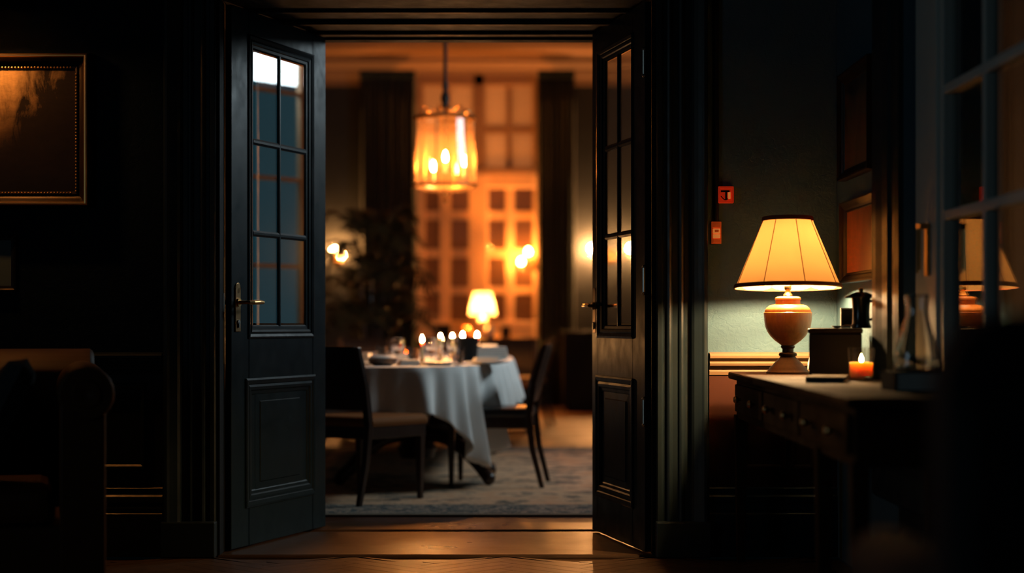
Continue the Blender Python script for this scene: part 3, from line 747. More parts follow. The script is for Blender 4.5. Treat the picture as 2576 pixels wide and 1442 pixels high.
obj('lamp_neck', MB().lathe([(r*S, lz(p)) for r, p in prof], n=24), BRASS, lp, smooth=True)
r0, r1, s0, s1 = 134*S, 61*S, lz(726), lz(551)
N8 = 8; mb = MB(); rings = []
for q in range(9):
    t = q/8; r = r0+(r1-r0)*(t+.05*sin(pi*t)*0); ring = []
    for k in range(N8*6):
        a = 2*pi*k/(N8*6) + radians(-80); ph = (k % 6)/6; fl = 1-.018*sin(pi*ph)
        ring.append((r*fl*cos(a), r*fl*sin(a), s0+(s1-s0)*t))
    rings.append(ring)
mb.loft(rings, closed=True, caps=False); sh = obj('lamp_shade', mb, SHADE, lp, smooth=True); sh.rotation_euler = (radians(-2.2), 0, 0); sh.location = (0, -.0165, 0)
mb = MB()
for k in range(N8):
    a = 2*pi*k/N8 + radians(-80); mb.tube([((r0+(r1-r0)*t+.001)*cos(a), (r0+(r1-r0)*t+.001)*sin(a), s0+(s1-s0)*t) for t in (0,.25,.5,.75,1)], .0017, 6)
obj('shade_seam', mb, TRIMBROWN, sh)
mb = MB(); mb.lathe([(r0+.001, s0-.003),(r0+.0035, s0+.002),(r0-.0015, s0+.014),(r0-.005,s0+.012),(r0-.002,s0-.003),(r0+.001, s0-.003)], n=72)
obj('shade_trim', mb, TRIMBROWN, sh, smooth=True)
mb = MB(); mb.lathe([(r1+.006, s1-.012),(r1+.006, s1-.006),(r1+.003, s1+.005),(r1-.002,s1+.004),(r1-.001,s1-.01),(r1+.006,s1-.012)], n=72)
obj('top_trim', mb, TRIMBROWN, sh, smooth=True)
mb = MB(); mb.lathe([(0,s1-.006),(r1-.001,s1-.006)], n=72); obj('light_stop_disc', mb, TRIMBROWN, sh)  # unseen opaque disc added to keep bulb light off the upper wall
obj('bulb', MB().ball((0,0,lz(693)), .032, 20, 1.15), BULB_LAMP, lp, smooth=True)
obj('bulb', MB().ball((.01,0,lz(608)), .025, 20, 1.15), BULB_ADDED, lp, smooth=True)  # second bulb added to brighten the top of the shade
obj('bulb_stem', MB().tube([(.01,0,lz(722)),(.012,0,lz(660)),(.01,0,lz(615))], .004, 8), BRASS, lp)
# cord
def curve_obj(name, pts, r, mt, parent=None):
    P = [Vector(p) for p in pts]; out = []
    for i in range(len(P)-1):
        a, b, c, d = P[max(i-1,0)], P[i], P[i+1], P[min(i+2,len(P)-1)]
        for k in range(8):
            t = k/8; out.append(.5*((2*b)+(c-a)*t+(2*a-5*b+4*c-d)*t*t+(3*b-a-3*c+d)*t**3))
    out.append(P[-1]); return obj(name, MB().tube(out, r, 8), mt, parent, smooth=True)
curve_obj('lamp_cord', [(.07,.07,.006),(.10,.14,.006),(.115,.2,.04),(.145,.27,.09),(.19,.29,.10),(.235,.27,.06),(.245,.2,.007)], .003, WHITECORD, lp)

# box, pot, card on the box
by = 6.78; bx = thing('wooden_box', 'low dark wooden box behind the candle on the console', 'box', (1.205, 6.92, CH), radians(-9.5))
bw = .5*(1.305-X(2052,by)); bc = .5*(1.305+X(2052,by))-1.205; bh = Z(826,by)-CH
obj('body', MB().box(bc-bw, bc+bw, -.14, .14, 0, bh-.02), BLACKWOOD, bx, bevel=.004)
obj('lid', MB().box(bc-bw-.004, bc+bw+.004, -.145, .145, bh-.02, bh), FRAMEWOOD, bx, bevel=.006)
zt = CH+bh
cy = 6.86; cp_ = thing('coffee_pot', 'black lidded coffee pot standing on the wooden box', 'pot', (X(2170,cy)-.006, cy, zt)); s = cy/F
obj('body', MB().lathe([(0,0),(25*s,0),(26*s,.006),(22*s,.02),(21*s,.06),(23*s,.105),(25*s,.118),(0,.118)], n=32), COFFEEMETAL, cp_, smooth=True)
obj('lid', MB().lathe([(24*s,.116),(40*s,.112),(41*s,.116),(30*s,.124),(14*s,.134),(0,.136)], n=32), COFFEEMETAL, cp_, smooth=True)
obj('lid_knob', MB().lathe([(0,.134),(4*s,.136),(6*s,.142),(5*s,.148),(0,.15)], n=16), BRASS, cp_, smooth=True)
mb = MB(); mb.tube([(.034,0,.10),(.052,0,.10),(.056,0,.07),(.05,0,.04),(.033,0,.03)], .005, 8); obj('handle', mb, COFFEEMETAL, cp_, smooth=True)
ph = thing('photo_stand', 'small dark picture with a pale rim leaning beside the coffee pot', 'picture', (X(2132,6.95), 6.95, zt)); s = 6.95/F
mb = MB(); mb.rect_sweep(-15*s, 15*s, .004, 48*s, [(0,.004),(.001,.008),(.004,.008),(.004,0)], lambda u,v,h: (u, -h, v)); obj('rim', mb, WHITECORD, ph)
obj('picture_face', MB().box(-16*s, 16*s, -.005, -.0005, .002, 49*s), BLACKPL, ph)
sn = thing('spoon', 'tarnished spoon lying on the left end of the wooden box', 'spoon', (X(2105,6.83), 6.83, zt))
mb = MB(); mb.lathe([(0,-.001),(.012,.0),(.018,.004),(.02,.008),(.0185,.008),(.012,.003),(0,.0015)], (0,0,.001), 20); obj('bowl', mb, SILVER, sn, smooth=True)
mb = MB(); mb.tube([(.017,0,.008),(.04,.004,.012),(.09,.012,.004)], [.002,.002,.004], 8); obj('stem', mb, SILVER, sn, smooth=True)

# candle in glass
cy = 6.40; cd = thing('candle_holder', 'short orange candle burning in a clear glass on the console', 'candle', (X(2167,cy), cy, CH)); s = cy/F
gr = 34*s
obj('glass_cup', MB().lathe([(0,0),(gr*.86,0),(gr*.9,.004),(gr,82*s),(gr*.965,82*s),(gr*.87,.012),(0,.012)], n=40), CUPGLASS, cd, smooth=True)
wx_ = obj('wax', MB().lathe([(0,.013),(gr*.82,.013),(gr*.86,.02),(gr*.86,44*s),(gr*.8,46*s),(gr*.3,44*s),(0,43.5*s)], n=40), WAXO, cd, smooth=True)
obj('wick', MB().tube([(0,0,43*s),(0,0,49*s)], .0012, 6), BLACKPL, wx_)
obj('flame', MB().lathe([(0,46*s),(4*s,48*s),(5.2*s,52*s),(4*s,58*s),(2*s,63*s),(0,67*s)], n=16), FLAMEN, cd, smooth=True)

def book(name, label, cat, px, y, w, d, h, rz, cover, pages, group=None, z=CH):
    t = thing(name, label, cat, (X(px,y), y, z), rz, group)
    obj('cover', MB().box(-w/2, w/2, -d/2, d/2, 0, .003).box(-w/2, w/2, -d/2, d/2, h-.003, h).box(-w/2, -w/2+.003, -d/2, d/2, 0, h), cover, t)
    obj('pages', MB().box(-w/2+.003, w/2-.005, -d/2+.004, d/2-.004, .003, h-.003), pages, t)
    return t
book('notebook', 'thin pale topped notebook lying in front of the lamp', 'book', 2080, 6.25, .13, .24, .020, radians(-12), PAPER, BOOKDK, 'papers on the console')
book('notebook', 'pale folded booklet under the left side of the candle glass', 'book', 2108, 6.58, .12, .17, .016, radians(18), PAPER, PAPER, 'papers on the console')
bk = book('book', 'thick dark book with pale page edge under the carafe', 'book', 2305, 5.46, .17, .19, .056, radians(0), BOOKDK, GREYPAPER)
mbk = kids(bk)
cy = 5.5; cf = thing('carafe', 'clear glass carafe standing on the dark book', 'carafe', (X(2325,cy)-.022, cy, CH+.056)); s = cy/F
outer = [(0,0),(54,0),(57,4),(57,14),(52,50),(44,85),(34,115),(27,140),(26,160),(30,190)]
inner = [(28.5,190),(24.5,160),(25.5,140),(32,115),(42,85),(50,50),(55,14),(53,8),(0,7)]
obj('glass_body', MB().lathe([(r*s, h*s) for r, h in outer+inner], n=48), CARAFE, cf, smooth=True)
obj('rim', MB().lathe([(30*s,188*s),(31.5*s,190*s),(30*s,192*s),(28*s,190*s),(30*s,188*s)], n=40), CARAFE, cf, smooth=True)

# armchair in the near right foreground
ac = thing('armchair', 'dark velvet armchair close to the viewer in the lower right', 'armchair', (.925, 2.72, 0))
def rr(w, z0, z1, r, y, n=7):
    pts = [(-w, y, z0), (w, y, z0)]
    for k in range(n): a = pi/2*k/(n-1); pts.append((w-r+r*cos(a), y, z1-r+r*sin(a)))
    for k in range(n): a = pi/2*k/(n-1); pts.append((-w+r-r*sin(a), y, z1-r+r*cos(a)))
    return pts
obj('backrest', MB().loft([rr(.33,.25,.93,.11,-.34), rr(.36,.25,.985,.10,-.31), rr(.36,.25,.985,.10,-.22), rr(.33,.25,.94,.11,-.19)]), VELVETDK, ac, smooth=True)
for s_ in (-1, 1):
    a = MB(); a.box(s_*.30-.055, s_*.30+.055, -.28, .34, .12, .56); a.lathe([(0,-.3),(.06,-.295),(.065,-.28),(.065,.34),(.055,.36),(0,.365)], (s_*.305, 0, .57), 20, 'y'); obj('arm', a, VELVETDK, ac, smooth=True, bevel=.01)
obj('base', MB().box(-.3,.3,-.28,.32,.12,.3), VELVETDK, ac, bevel=.02)
obj('seat_cushion', MB().box(-.245,.245,-.2,.35,.3,.44), VELVETDK, ac, bevel=.04)
for sx in (-.28,.28):
    for sy in (-.27,.28): obj('leg', MB().taper((sx,sy,0),(sx,sy,.13),.014,.024), DARKWOOD, ac)

# wall devices
def wallbox(name, label, cat, px0, px1, py0, py1, d=.03):
    t = thing(name, label, cat, ((X(px0,YW)+X(px1,YW))/2, YW, (Z(py0,YW)+Z(py1,YW))/2)); return t, (X(px1,YW)-X(px0,YW))/2, (Z(py0,YW)-Z(py1,YW))/2
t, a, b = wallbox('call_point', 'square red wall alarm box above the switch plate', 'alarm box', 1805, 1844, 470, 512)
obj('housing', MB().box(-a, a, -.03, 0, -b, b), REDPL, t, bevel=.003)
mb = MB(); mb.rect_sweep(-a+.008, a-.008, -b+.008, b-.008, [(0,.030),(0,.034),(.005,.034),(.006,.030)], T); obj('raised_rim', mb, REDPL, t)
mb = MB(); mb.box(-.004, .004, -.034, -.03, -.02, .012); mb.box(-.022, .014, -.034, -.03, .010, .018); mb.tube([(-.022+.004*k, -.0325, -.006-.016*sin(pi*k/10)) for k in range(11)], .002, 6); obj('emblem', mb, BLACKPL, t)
mb = MB(); mb.box(.008, .018, -.035, -.03, -.018, .010); obj('glow_bar', mb, PALEPL, t)
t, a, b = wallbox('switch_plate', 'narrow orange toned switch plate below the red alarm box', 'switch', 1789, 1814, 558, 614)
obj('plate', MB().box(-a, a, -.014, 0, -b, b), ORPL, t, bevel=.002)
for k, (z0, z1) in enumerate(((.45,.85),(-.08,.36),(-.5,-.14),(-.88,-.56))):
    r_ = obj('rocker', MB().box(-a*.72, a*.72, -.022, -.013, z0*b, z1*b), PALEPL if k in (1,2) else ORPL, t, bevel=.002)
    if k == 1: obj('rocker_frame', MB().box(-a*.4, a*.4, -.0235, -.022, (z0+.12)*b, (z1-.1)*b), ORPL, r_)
mb = MB(); mb.tube([(X(1801,YW), YW-.012, Z(556,YW)), (X(1801,YW), YW-.012, 3.2)], .011, 10)
tag(obj('conduit', mb, BLACKPL), 'thin dark conduit running up the wall from the switch plate', 'pipe')

# pictures on right wall
def sidepic(label, y0, y1, z0, z1, oil, m=.06, tilt=0, fm=FRAMEWOOD):
    t = thing('oil_picture', label, 'picture', (XP, (y0+y1)/2, (z0+z1)/2), group='pictures on the side wall'); t.rotation_euler = (tilt, 0, 0)
    a, b = (y1-y0)/2, (z1-z0)/2
    TT = lambda u,v,h: (-h, u, v)
    mb = MB(); mb.rect_sweep(-a+m, a-m, -b+m*.7, b-m*.7, [(0,.008),(.004,.014),(.01,.014),(.016,.022),(.026,.028),(.036,.036),(.042,.036),(.044,.02),(.044,0)], TT); obj('frame_moulding', mb, fm, t)
    obj('canvas', MB().box(-.010, -.001, -a+m-.004, a-m+.004, -b+m*.7-.004, b-m*.7+.004), oil, t); return t
sidepic('dim oil picture in a dark frame, the upper of two on the side wall', 6.86, 7.53, 1.55, 1.975, OILUP)
sidepic('picture painted amber with the lamp reflection, in a glossy brown frame just right of the lamp shade', 6.76, 7.48, 1.133, 1.456, OILLOW)

# ================================================================== DINING ROOM
rg = tag(obj('rug', MB().box(-1.75, 1.75, -2.55, 2.55, 0, .012), RUG), 'teal and beige patterned rug under the dining table', 'rug')
rg.location = (-.1, 11.83, 0)
RZ = .012
# --- dining table
TX, TY, TA, TB, TZ = -.70, 13.05, .70, 2.70, .725
EXP = 2.6
def se(t, a=TA, b=TB):
    c, s_ = cos(t), sin(t)
    return (a*math.copysign(abs(c)**(2/EXP), c), b*math.copysign(abs(s_)**(2/EXP), s_))
tb = thing('dining_table', 'dark pedestal dining table under the white cloth', 'table', (TX, TY, RZ))
N = 120
rings = [[(*[q*.965 for q in se(2*pi*k/N)], z) for k in range(N)] for z in (TZ-RZ-.035, TZ-RZ-.004)]
obj('table_top', MB().loft(rings), DARKWOOD, tb)
for yy in (-1.75, .85):
    obj('pedestal', MB().lathe([(.10,.14),(.12,.2),(.08,.27),(.06,.33),(.085,.42),(.095,.5),(.07,.56),(.06,.62),(.13,.69),(0,.69)], (.12, yy, 0), 24), DARKWOOD, tb, smooth=True)
    for k in range(4):
        a = radians(45+90*k) + (.15 if k % 2 else -.15)
        pts = []; rad = []
        for q in range(9):
            u = q/8; r = .05+.50*u; z = .30-.26*u**.8 + .10*sin(pi*u)*(1-.2*u)
            pts.append((.12+r*cos(a), yy+r*sin(a), max(z, .045))); rad.append(.05-.018*u if u < .95 else .042)
        m2 = MB(); m2.tube(pts, rad, 10); m2.ball((pts[-1][0], pts[-1][1], .040), .04, 12)
        obj('leg', m2, DARKWOOD, tb, smooth=True)
# --- cloth
def cloth():
    mb = MB(); N = 540; rings = []
    per = [0]
    P = [se(2*pi*k/N) for k in range(N)]
    for k in range(1, N+1):
        a, b = P[k-1], P[k % N]; per.append(per[-1]+sqrt((a[0]-b[0])**2+(a[1]-b[1])**2))
    def nrm(k):
        a, b = P[(k-1) % N], P[(k+1) % N]; d = Vector((b[0]-a[0], b[1]-a[1])).normalized(); return Vector((d.y, -d.x))
    for q in (.0, .5, .9, .985): rings.append([(P[k][0]*q, P[k][1]*q, 0) for k in range(N)])
    rows = 16
    for j in range(rows+1):
        s_ = j/rows; ring = []
        for k in range(N):
            n = nrm(k); t = 360*k/N
            cor = 0
            for c in (50, 130, 230, 308):
                d = (t-c+180) % 360-180; cor += exp(-(d/(15 if c != 308 else (13 if d < 0 else 15)))**2)
            drop = .255 + .335*cor
            ph = per[k]
            fold = .5*sin(ph*2*pi/.26+.6)+.35*sin(ph*2*pi/.155+1.3)+.25*sin(ph*2*pi/.41)
            amp = (.003+.062*s_**.8)*(1+.5*cor)
            off = .010 + (.035+.008*cor)*s_ + amp*fold
            z = -.004 - drop*s_
            if j == 0: off = .006; z = -.003
            ring.append((P[k][0]+n.x*off, P[k][1]+n.y*off, z))
        rings.append(ring)
    mb.loft(rings, closed=True, caps=False); return mb
c_ = obj('tablecloth', cloth(), CLOTH, smooth=True, solid=.002); c_.location = (TX, TY, TZ+.003)
tag(c_, 'white linen cloth draped in folds over the dining table', 'tablecloth')
ZT = TZ+.0045

# --- chairs
def chair(name, label, loc, rz, seatm, backm, group):
    t = thing(name, label, 'chair', loc, rz, group)
    w, d = .235, .245
    obj('seat', MB().box(-w-.01, w+.01, -d, d+.015, .405, .465), seatm, t, bevel=.024)
    obj('seat_rail', MB().box(-w, w, -d+.01, d, .345, .42), DARKWOOD, t, bevel=.006)
    for s_ in (-1, 1):
        obj('leg', MB().taper((s_*(w-.022), d-.025, 0), (s_*(w-.022), d-.025, .40), .013, .022), DARKWOOD, t, bevel=.003)
        lg = MB(); x = s_*(w-.012)
        secs = [((x, -d-.07, 0), (.013,.014)), ((x, -d-.015, .22), (.016,.017)), ((x, -d+.01, .42), (.018,.02)), ((x, -d-.02, .62), (.017,.018)), ((x, -d-.085, .835), (.015,.014))]
        rings = [[(p[0]+a*h[0], p[1]+b*h[1], p[2]) for a, b in ((-1,-1),(1,-1),(1,1),(-1,1))] for p, h in secs]
        lg.loft(rings); obj('leg', lg, DARKWOOD, t, bevel=.003)
    bk = MB()
    rows = [(-d+.012,.50,.022),(-d-.0,.56,.03),(-d-.02,.64,.032),(-d-.045,.73,.03),(-d-.073,.81,.026),(-d-.083,.838,.012)]
    rings = []
    for y, z, h in rows:
        rings.append([(x*(w-.03), y+sg*h*(1-.25*abs(x)**2) - .012*(1-x*x), z) for sg, xs in ((1,(-1,-.6,-.2,.2,.6,1)),(-1,(1,.6,.2,-.2,-.6,-1))) for x in xs])
    bk.loft(rings); obj('backrest', bk, backm, t, smooth=True)
    return t
GC = 'dining chairs round the table'
fa = radians(35)   # facing direction (sin, cos)
def place(A, f, w=.235, d=.245):
    """A = floor point of the rear right foot, f facing unit vector"""
    r = Vector((f[1], -f[0])); c = Vector(A) + Vector(f)*(d+.07) - r*(w-.012); return (c.x, c.y, RZ), atan2(-f[0], f[1])
loc, rz = place((X(903,9.7), 9.7), (sin(fa), cos(fa)))
ch1 = chair('dining_chair', 'brown seated dining chair nearest the left door leaf, its back to the viewer', loc, rz, FABRICBR, LEATHERB, GC)
f2 = (-.995, .10)
# right chair: near foot is rear-left when facing -x  (left of facing -x is -y side)
r = Vector((f2[1], -f2[0])); c = Vector((.175, 10.80)) + Vector(f2)*(.315) + r*(.223)
ch2 = chair('dining_chair', 'black leather dining chair on the right side, its shiny back seen edge on', (c.x, c.y, RZ), atan2(-f2[0], f2[1]), LEATHERB, LEATHERB, GC)
def face(x, y, tx, ty): return atan2(-(tx-x), (ty-y))
dup(ch1, 'brown backed chair at the far end of the table beside the dark wine bucket', (-.05, 16.55, 0), radians(172))
dup(ch1, 'brown chair at the far left end of the table behind the folded napkin', (-1.28, 16.45, 0), radians(190))
ORWOOD = wood('orange_wood', (.30,.11,.035), (.42,.17,.05), .35, (3,3,12))
chf = chair('dining_chair', 'orange wooden chair beyond the black leather chair on the right', (.06, 17.6, 0), radians(82), ORWOOD, ORWOOD, GC)

# --- table setting
def tx(px, y): return X(px, y)
def plate(label, px, y, r=.13, bowl=None, mt=CHINA):
    t = obj('dinner_plate', MB().lathe([(0,0),(r*.55,0),(r*.6,.003),(r*.97,.014),(r,.017),(r*.985,.019),(r*.62,.008),(0,.006)], n=40), mt, smooth=True)
    t.location = (tx(px,y), y, ZT); tag(t, label, 'plate', 'plates on the dining table'); return t
plate('white plate at the near edge of the table in front of the tall candle', 1105, 10.72, .11)
plate('white plate near the right corner of the table', 1225, 11.0)
plate('white plate beside the brown bowl at the near left', 903, 10.9)
plate('white plate under the stacked napkins at the right edge', 1228, 11.95)
plate('white plate behind the wine glass on the left', 1003, 11.6)
def napkin(label, px, y, z, w=.17, d=.11, h=.03, rz=0, lay=3):
    mb = MB()
    for k in range(lay): mb.box(-w/2+.004*k, w/2-.003*k, -d/2+.003*k, d/2-.003*k, h/lay*k, h/lay*(k+1)-.0015)
    t = obj('napkin', mb, NAPKIN, bevel=.004); t.location = (tx(px,y), y, z); t.rotation_euler = (0,0,rz); tag(t, label, 'napkin', 'folded napkins on the dining table'); return t
napkin('folded white napkin on the plate nearest the black leather chair', 1222, 11.02, ZT+.019, .15, .1, .022, .2)
napkin('folded white napkin on the near left plate beside the brown bowl', 903, 10.9, ZT+.019, .15, .10, .05, -.2)
napkin('thick stack of white napkins at the right edge of the table', 1232, 11.97, ZT+.019, .23, .15, .075, .1, 5)
napkin('white napkin stack behind the other stack at the far right', 1215, 12.75, ZT, .22, .15, .10, .05, 5)
napkin('folded white napkin on the plate behind the wine glass', 1003, 11.62, ZT+.019, .14, .1, .04, .3)
napkin('loose white napkin lying right of the brown bowl', 1028, 10.70, ZT, .12, .10, .035, .25)
bw_ = thing('bread_bowl', 'brown stoneware bowl with a napkin at the near left of the table', 'bowl', (tx(962,10.64), 10.64, ZT))
obj('bowl', MB().lathe([(0,0),(.05,0),(.075,.012),(.088,.04),(.084,.042),(.07,.018),(0,.008)], n=36), BREADBOWL, bw_, smooth=True)
obj('cloth_liner', MB().lathe([(0,.012),(.07,.03),(.08,.045),(.06,.058),(.03,.06),(0,.058)], n=24), NAPKIN, bw_, smooth=True)
def wineglass(label, px, y, s=1.0):
    t = thing('wine_glass', label, 'glass', (tx(px,y), y, ZT), 0, 'glasses on the dining table')
    obj('bowl', MB().lathe([(.004*s,.06*s),(.02*s,.065*s),(.036*s,.085*s),(.041*s,.11*s),(.038*s,.14*s),(.034*s,.158*s),(.0325*s,.158*s),(.036*s,.14*s),(.039*s,.11*s),(.034*s,.088*s),(.018*s,.068*s),(0,.064*s)], n=28), STEMGLASS, t, smooth=True)
    obj('stem', MB().lathe([(0,0),(.034*s,0),(.034*s,.002*s),(.006*s,.006*s),(.004*s,.02*s),(.004*s,.062*s),(0,.063*s)], n=24), STEMGLASS, t, smooth=True)
    return t
wg = wineglass('wine glass left of the tall candle on the table', 1000, 10.95)
dup(wg, 'wine glass right behind the tall candle', (tx(1085,11.1), 11.1, ZT))
dup(wg, 'wine glass between the tall candle and the dark bucket', (tx(1140,11.3), 11.3, ZT))
dup(wg, 'wine glass in front of the row of candles', (tx(1100,12.0), 12.0, ZT))
def tumbler(px, y, label):
    t = obj('tumbler', MB().lathe([(0,0),(.03,0),(.032,.004),(.037,.1),(.0355,.1),(.031,.008),(0,.007)], n=28), STEMGLASS, smooth=True); t.location = (tx(px,y), y, ZT); return tag(t, label, 'glass', 'glasses on the dining table')
tumbler(1040, 11.0, 'water tumbler between the left wine glass and the tall candle'); tumbler(1152, 11.05, 'water tumbler in front of the dark wine bucket'); tumbler(960, 11.7, 'water tumbler at the left of the table behind the bowl')
# tall candle
def candle(name, label, px, y, h, r, flame_h=.026, holder=True, group='candles on the dining table', fm=FLAME):
    t = thing(name, label, 'candle', (tx(px,y), y, ZT), 0, group)
    hz = 0
    if holder:
        obj('candlestick', MB().lathe([(0,0),(.034,0),(.034,.004),(.014,.01),(.010,.02),(.014,.03),(.014,.036),(0,.036)], n=24), BRASS, t, smooth=True); hz = .034
    c = obj('wax', MB().lathe([(0,hz),(r,hz),(r*.95,h),(0,h-.002)], n=18), WAX, t, smooth=True)
    obj('wick', MB().tube([(0,0,h-.003),(0,0,h+.005)], .001, 6), BLACKPL, c)
    obj('flame', MB().lathe([(0,h+.002),(.007,h+.006),(.0105,h+.016),(.008,h+.028),(.003,h+flame_h+.014),(0,h+flame_h+.018)], n=12), fm, t, smooth=True)
    return t
candle('candle', 'tall slim candle burning at the near edge of the white table', 1062, 10.85, Z(862,10.85)-ZT, .010)
for px, py, y, lab in ((1108,852,12.3,'candle farthest left in the row behind the wine glasses'),(1138,851,12.5,'second candle from the left in the row behind the wine glasses'),(1164,847,12.9,'third candle from the left in the row, above the dark bucket'),(1200,847,13.1,'candle at the right end of the row, below the far lamp')):
    candle('candle', lab, px, y, Z(py,y)-ZT-.012, .014)
am = thing('votive', 'amber glass votive left of the tall candle at the far end of the table', 'candle', (tx(1022,13.2), 13.2, ZT), 0)
obj('glass_cup', MB().lathe([(0,0),(.034,0),(.04,.075),(.038,.075),(.032,.006),(0,.006)], n=24), AMBER, am, smooth=True)
obj('wax', MB().lathe([(0,.007),(.03,.007),(.031,.02),(0,.02)], n=18), WAX, am)
obj('flame', MB().lathe([(0,.024),(.004,.028),(.005,.034),(.002,.044),(0,.048)], n=10), emis('votive_flame_light', WARM, 60), am, smooth=True)
wb = thing('wine_bucket', 'dark metal wine bucket on the table left of the napkin stacks', 'bucket', (tx(1178,11.75), 11.75, ZT))
obj('bucket', MB().lathe([(0,0),(.05,0),(.055,.01),(.066,.15),(.07,.155),(.066,.158),(.062,.15),(.052,.012),(0,.012)], n=32), BLACKPL, wb, smooth=True)
for s_ in (-1,1): obj('handle', MB().tube([(s_*.062,0,.12),(s_*.08,0,.125),(s_*.08,0,.10),(s_*.058,0,.095)], .005, 8), BLACKPL, wb, smooth=True)
def fork(label, px, y, rz):
    t = thing('fork', label, 'fork', (tx(px,y), y, ZT+.001), rz, 'cutlery on the dining table')
    mb = MB(); mb.tube([(0,-.09,.002),(0,-.02,.004),(0,.03,.004)], [.004,.002,.002], 8); mb.box(-.010,.010,.03,.05,.001,.004)
    for x in (-.008,-.0027,.0027,.008): mb.box(x-.0014, x+.0014, .05, .095, .001, .003)
    obj('fork_body', mb, SILVER, t)
fork('silver fork right of the plate in front of the tall candle', 1150, 10.7, radians(10))

# --- lantern chandelier
LY = 13.5; lan = thing('lantern', 'brass and glass hanging lantern with candle bulbs over the table', 'lantern', (X(1120,LY), LY, 0)); s = LY/F
def Lz(p): return Z(p, LY)
rT, rB = 72*s, 78*s
zT, zB = Lz(298), Lz(466)
NS = 6; a0 = radians(15)
obj('top_ring', MB().lathe([(rT-.012,zT-.012),(rT+.014,zT-.012),(rT+.02,zT),(rT+.014,zT+.014),(rT-.006,zT+.016),(rT-.012,zT-.012)], n=48), ABRASS, lan, smooth=True)
obj('bottom_ring', MB().lathe([(rB-.012,zB-.01),(rB+.012,zB-.012),(rB+.014,zB+.006),(rB-.01,zB+.008),(rB-.012,zB-.01)], n=48), BRASS, lan, smooth=True)
mb = MB()
mb.lathe([(rT-.004,zT),(rT+.002,zT-.15),(rB,zT-.3),(rB,zB)], n=48, cap=False); obj('glass_cylinder', mb, LANTERN, lan, smooth=True)
FROST = shade_mat('frosted_bowl', (.20,.13,.06), (.5,.4,.28))
obj('glass_bowl', MB().lathe([(rB-.004,zB-.008),(rB*.88,zB-.028),(rB*.55,zB-.045),(.02,zB-.052)], n=48, cap=False), LANTERN, lan, smooth=True)
for k in range(NS):
    a = a0+2*pi*k/NS; mb = MB(); mb.tube([((rT)*cos(a), rT*sin(a), zT),((rT+.004)*cos(a),(rT+.004)*sin(a),zT-.15),(rB*cos(a), rB*sin(a), zB)], .007, 8); obj('upright_bar', mb, ABRASS, lan, smooth=True)
    mb = MB(); pts = []
    for q in range(9):
        u = q/8; r = rT*(1-u)**.8; z = zT+.01+.10*u**.7 + .03*sin(2*pi*u); pts.append((max(r,.01)*cos(a), max(r,.01)*sin(a), z))
    mb.tube(pts, .0045, 8); obj('crown_arm', mb, ABRASS, lan, smooth=True)
    a += pi/NS; mb = MB(); mb.ball((rT*.8*cos(a), rT*.8*sin(a), zT+.045), .021, 12); mb.tube([(rT*.8*cos(a), rT*.8*sin(a), zT+.03),(rT*cos(a), rT*sin(a), zT+.01)], .005, 6); obj('finial_ball', mb, BRASS, lan, smooth=True)
obj('stem', MB().lathe([(0,Lz(275)),(.03,Lz(272)),(.022,Lz(262)),(.035,Lz(250)),(.03,Lz(240)),(.016,Lz(230)),(.022,Lz(215)),(.014,Lz(200)),(.014,DZ-.05),(.07,DZ-.04),(.08,DZ),(0,DZ)], n=20), IRON, lan, smooth=True)
obj('bottom_finial', MB().lathe([(0,zB-.135),(.014,zB-.125),(.018,zB-.11),(.008,zB-.095),(.012,zB-.08),(.03,zB-.058),(.03,zB-.05),(0,zB-.05)], n=20), ABRASS, lan, smooth=True)
mb = MB(); mb.tube([(0,0,Lz(275)),(0,0,Lz(345))], .009, 8); cl = obj('bulb_stem', mb, IRON, lan)
for k, (px, dy, py) in enumerate(((1121,-.05,398),(1090,.03,420),(1168,.04,407))):
    x = X(px,LY)-X(1120,LY); z = Lz(py)
    c = obj('candle_sleeve', MB().lathe([(0,z-.11),(.013,z-.11),(.013,z-.028),(0,z-.028)], (x,dy,0), 16), WAX, lan, smooth=True)
    m2 = MB(); m2.tube([(x,dy,z-.11),(x*.6,dy*.6,z-.13),(0,0,zB-.04)], .005, 6); obj('bulb_arm', m2, ABRASS, lan)
    obj('bulb', MB().lathe([(0,z-.03),(.012,z-.022),(.016,z),(.011,z+.025),(.003,z+.045),(0,z+.048)], (x,dy,0), 16), BULB_CHAND, c, smooth=True)

# --- curtains
def curtain(label, x0, x1, y, z0, z1, seed):
    rnd = random.Random(seed); mb = MB(); n = 140; rows = 10; rings = []
    for j in range(rows+1):
        t = j/rows; z = z1+(z0-z1)*t
        rings.append([(x0+(x1-x0)*k/n, y + .06*sin(k*2*pi/11.5+.4*t)+.03*sin(k*2*pi/7.3+seed+.8*t), z) for k in range(n+1)])
    mb.loft(rings, closed=False, caps=False); t_ = thing('curtain', label, 'curtain', (0,0,0), 0, 'window curtains')
    obj('drape', mb, CURTAIN, t_, smooth=True, solid=.006)
    pb = MB(); 
    rings = []
    for z in (z1-.02, z1+.02): pass
    obj('pleat_heading', MB().box(x0, x1, y-.08, y+.08, z1, z1+.10), CURTAIN, t_, bevel=.02)
    return t_
curtain('long dark curtain left of the far window behind the palm', X(905,21.25), X(1046,21.25), 21.25, .02, 3.78, 1)
curtain('long dark curtain right of the far window', X(1352,21.25), X(1446,21.25), 21.25, .02, 3.78, 5)

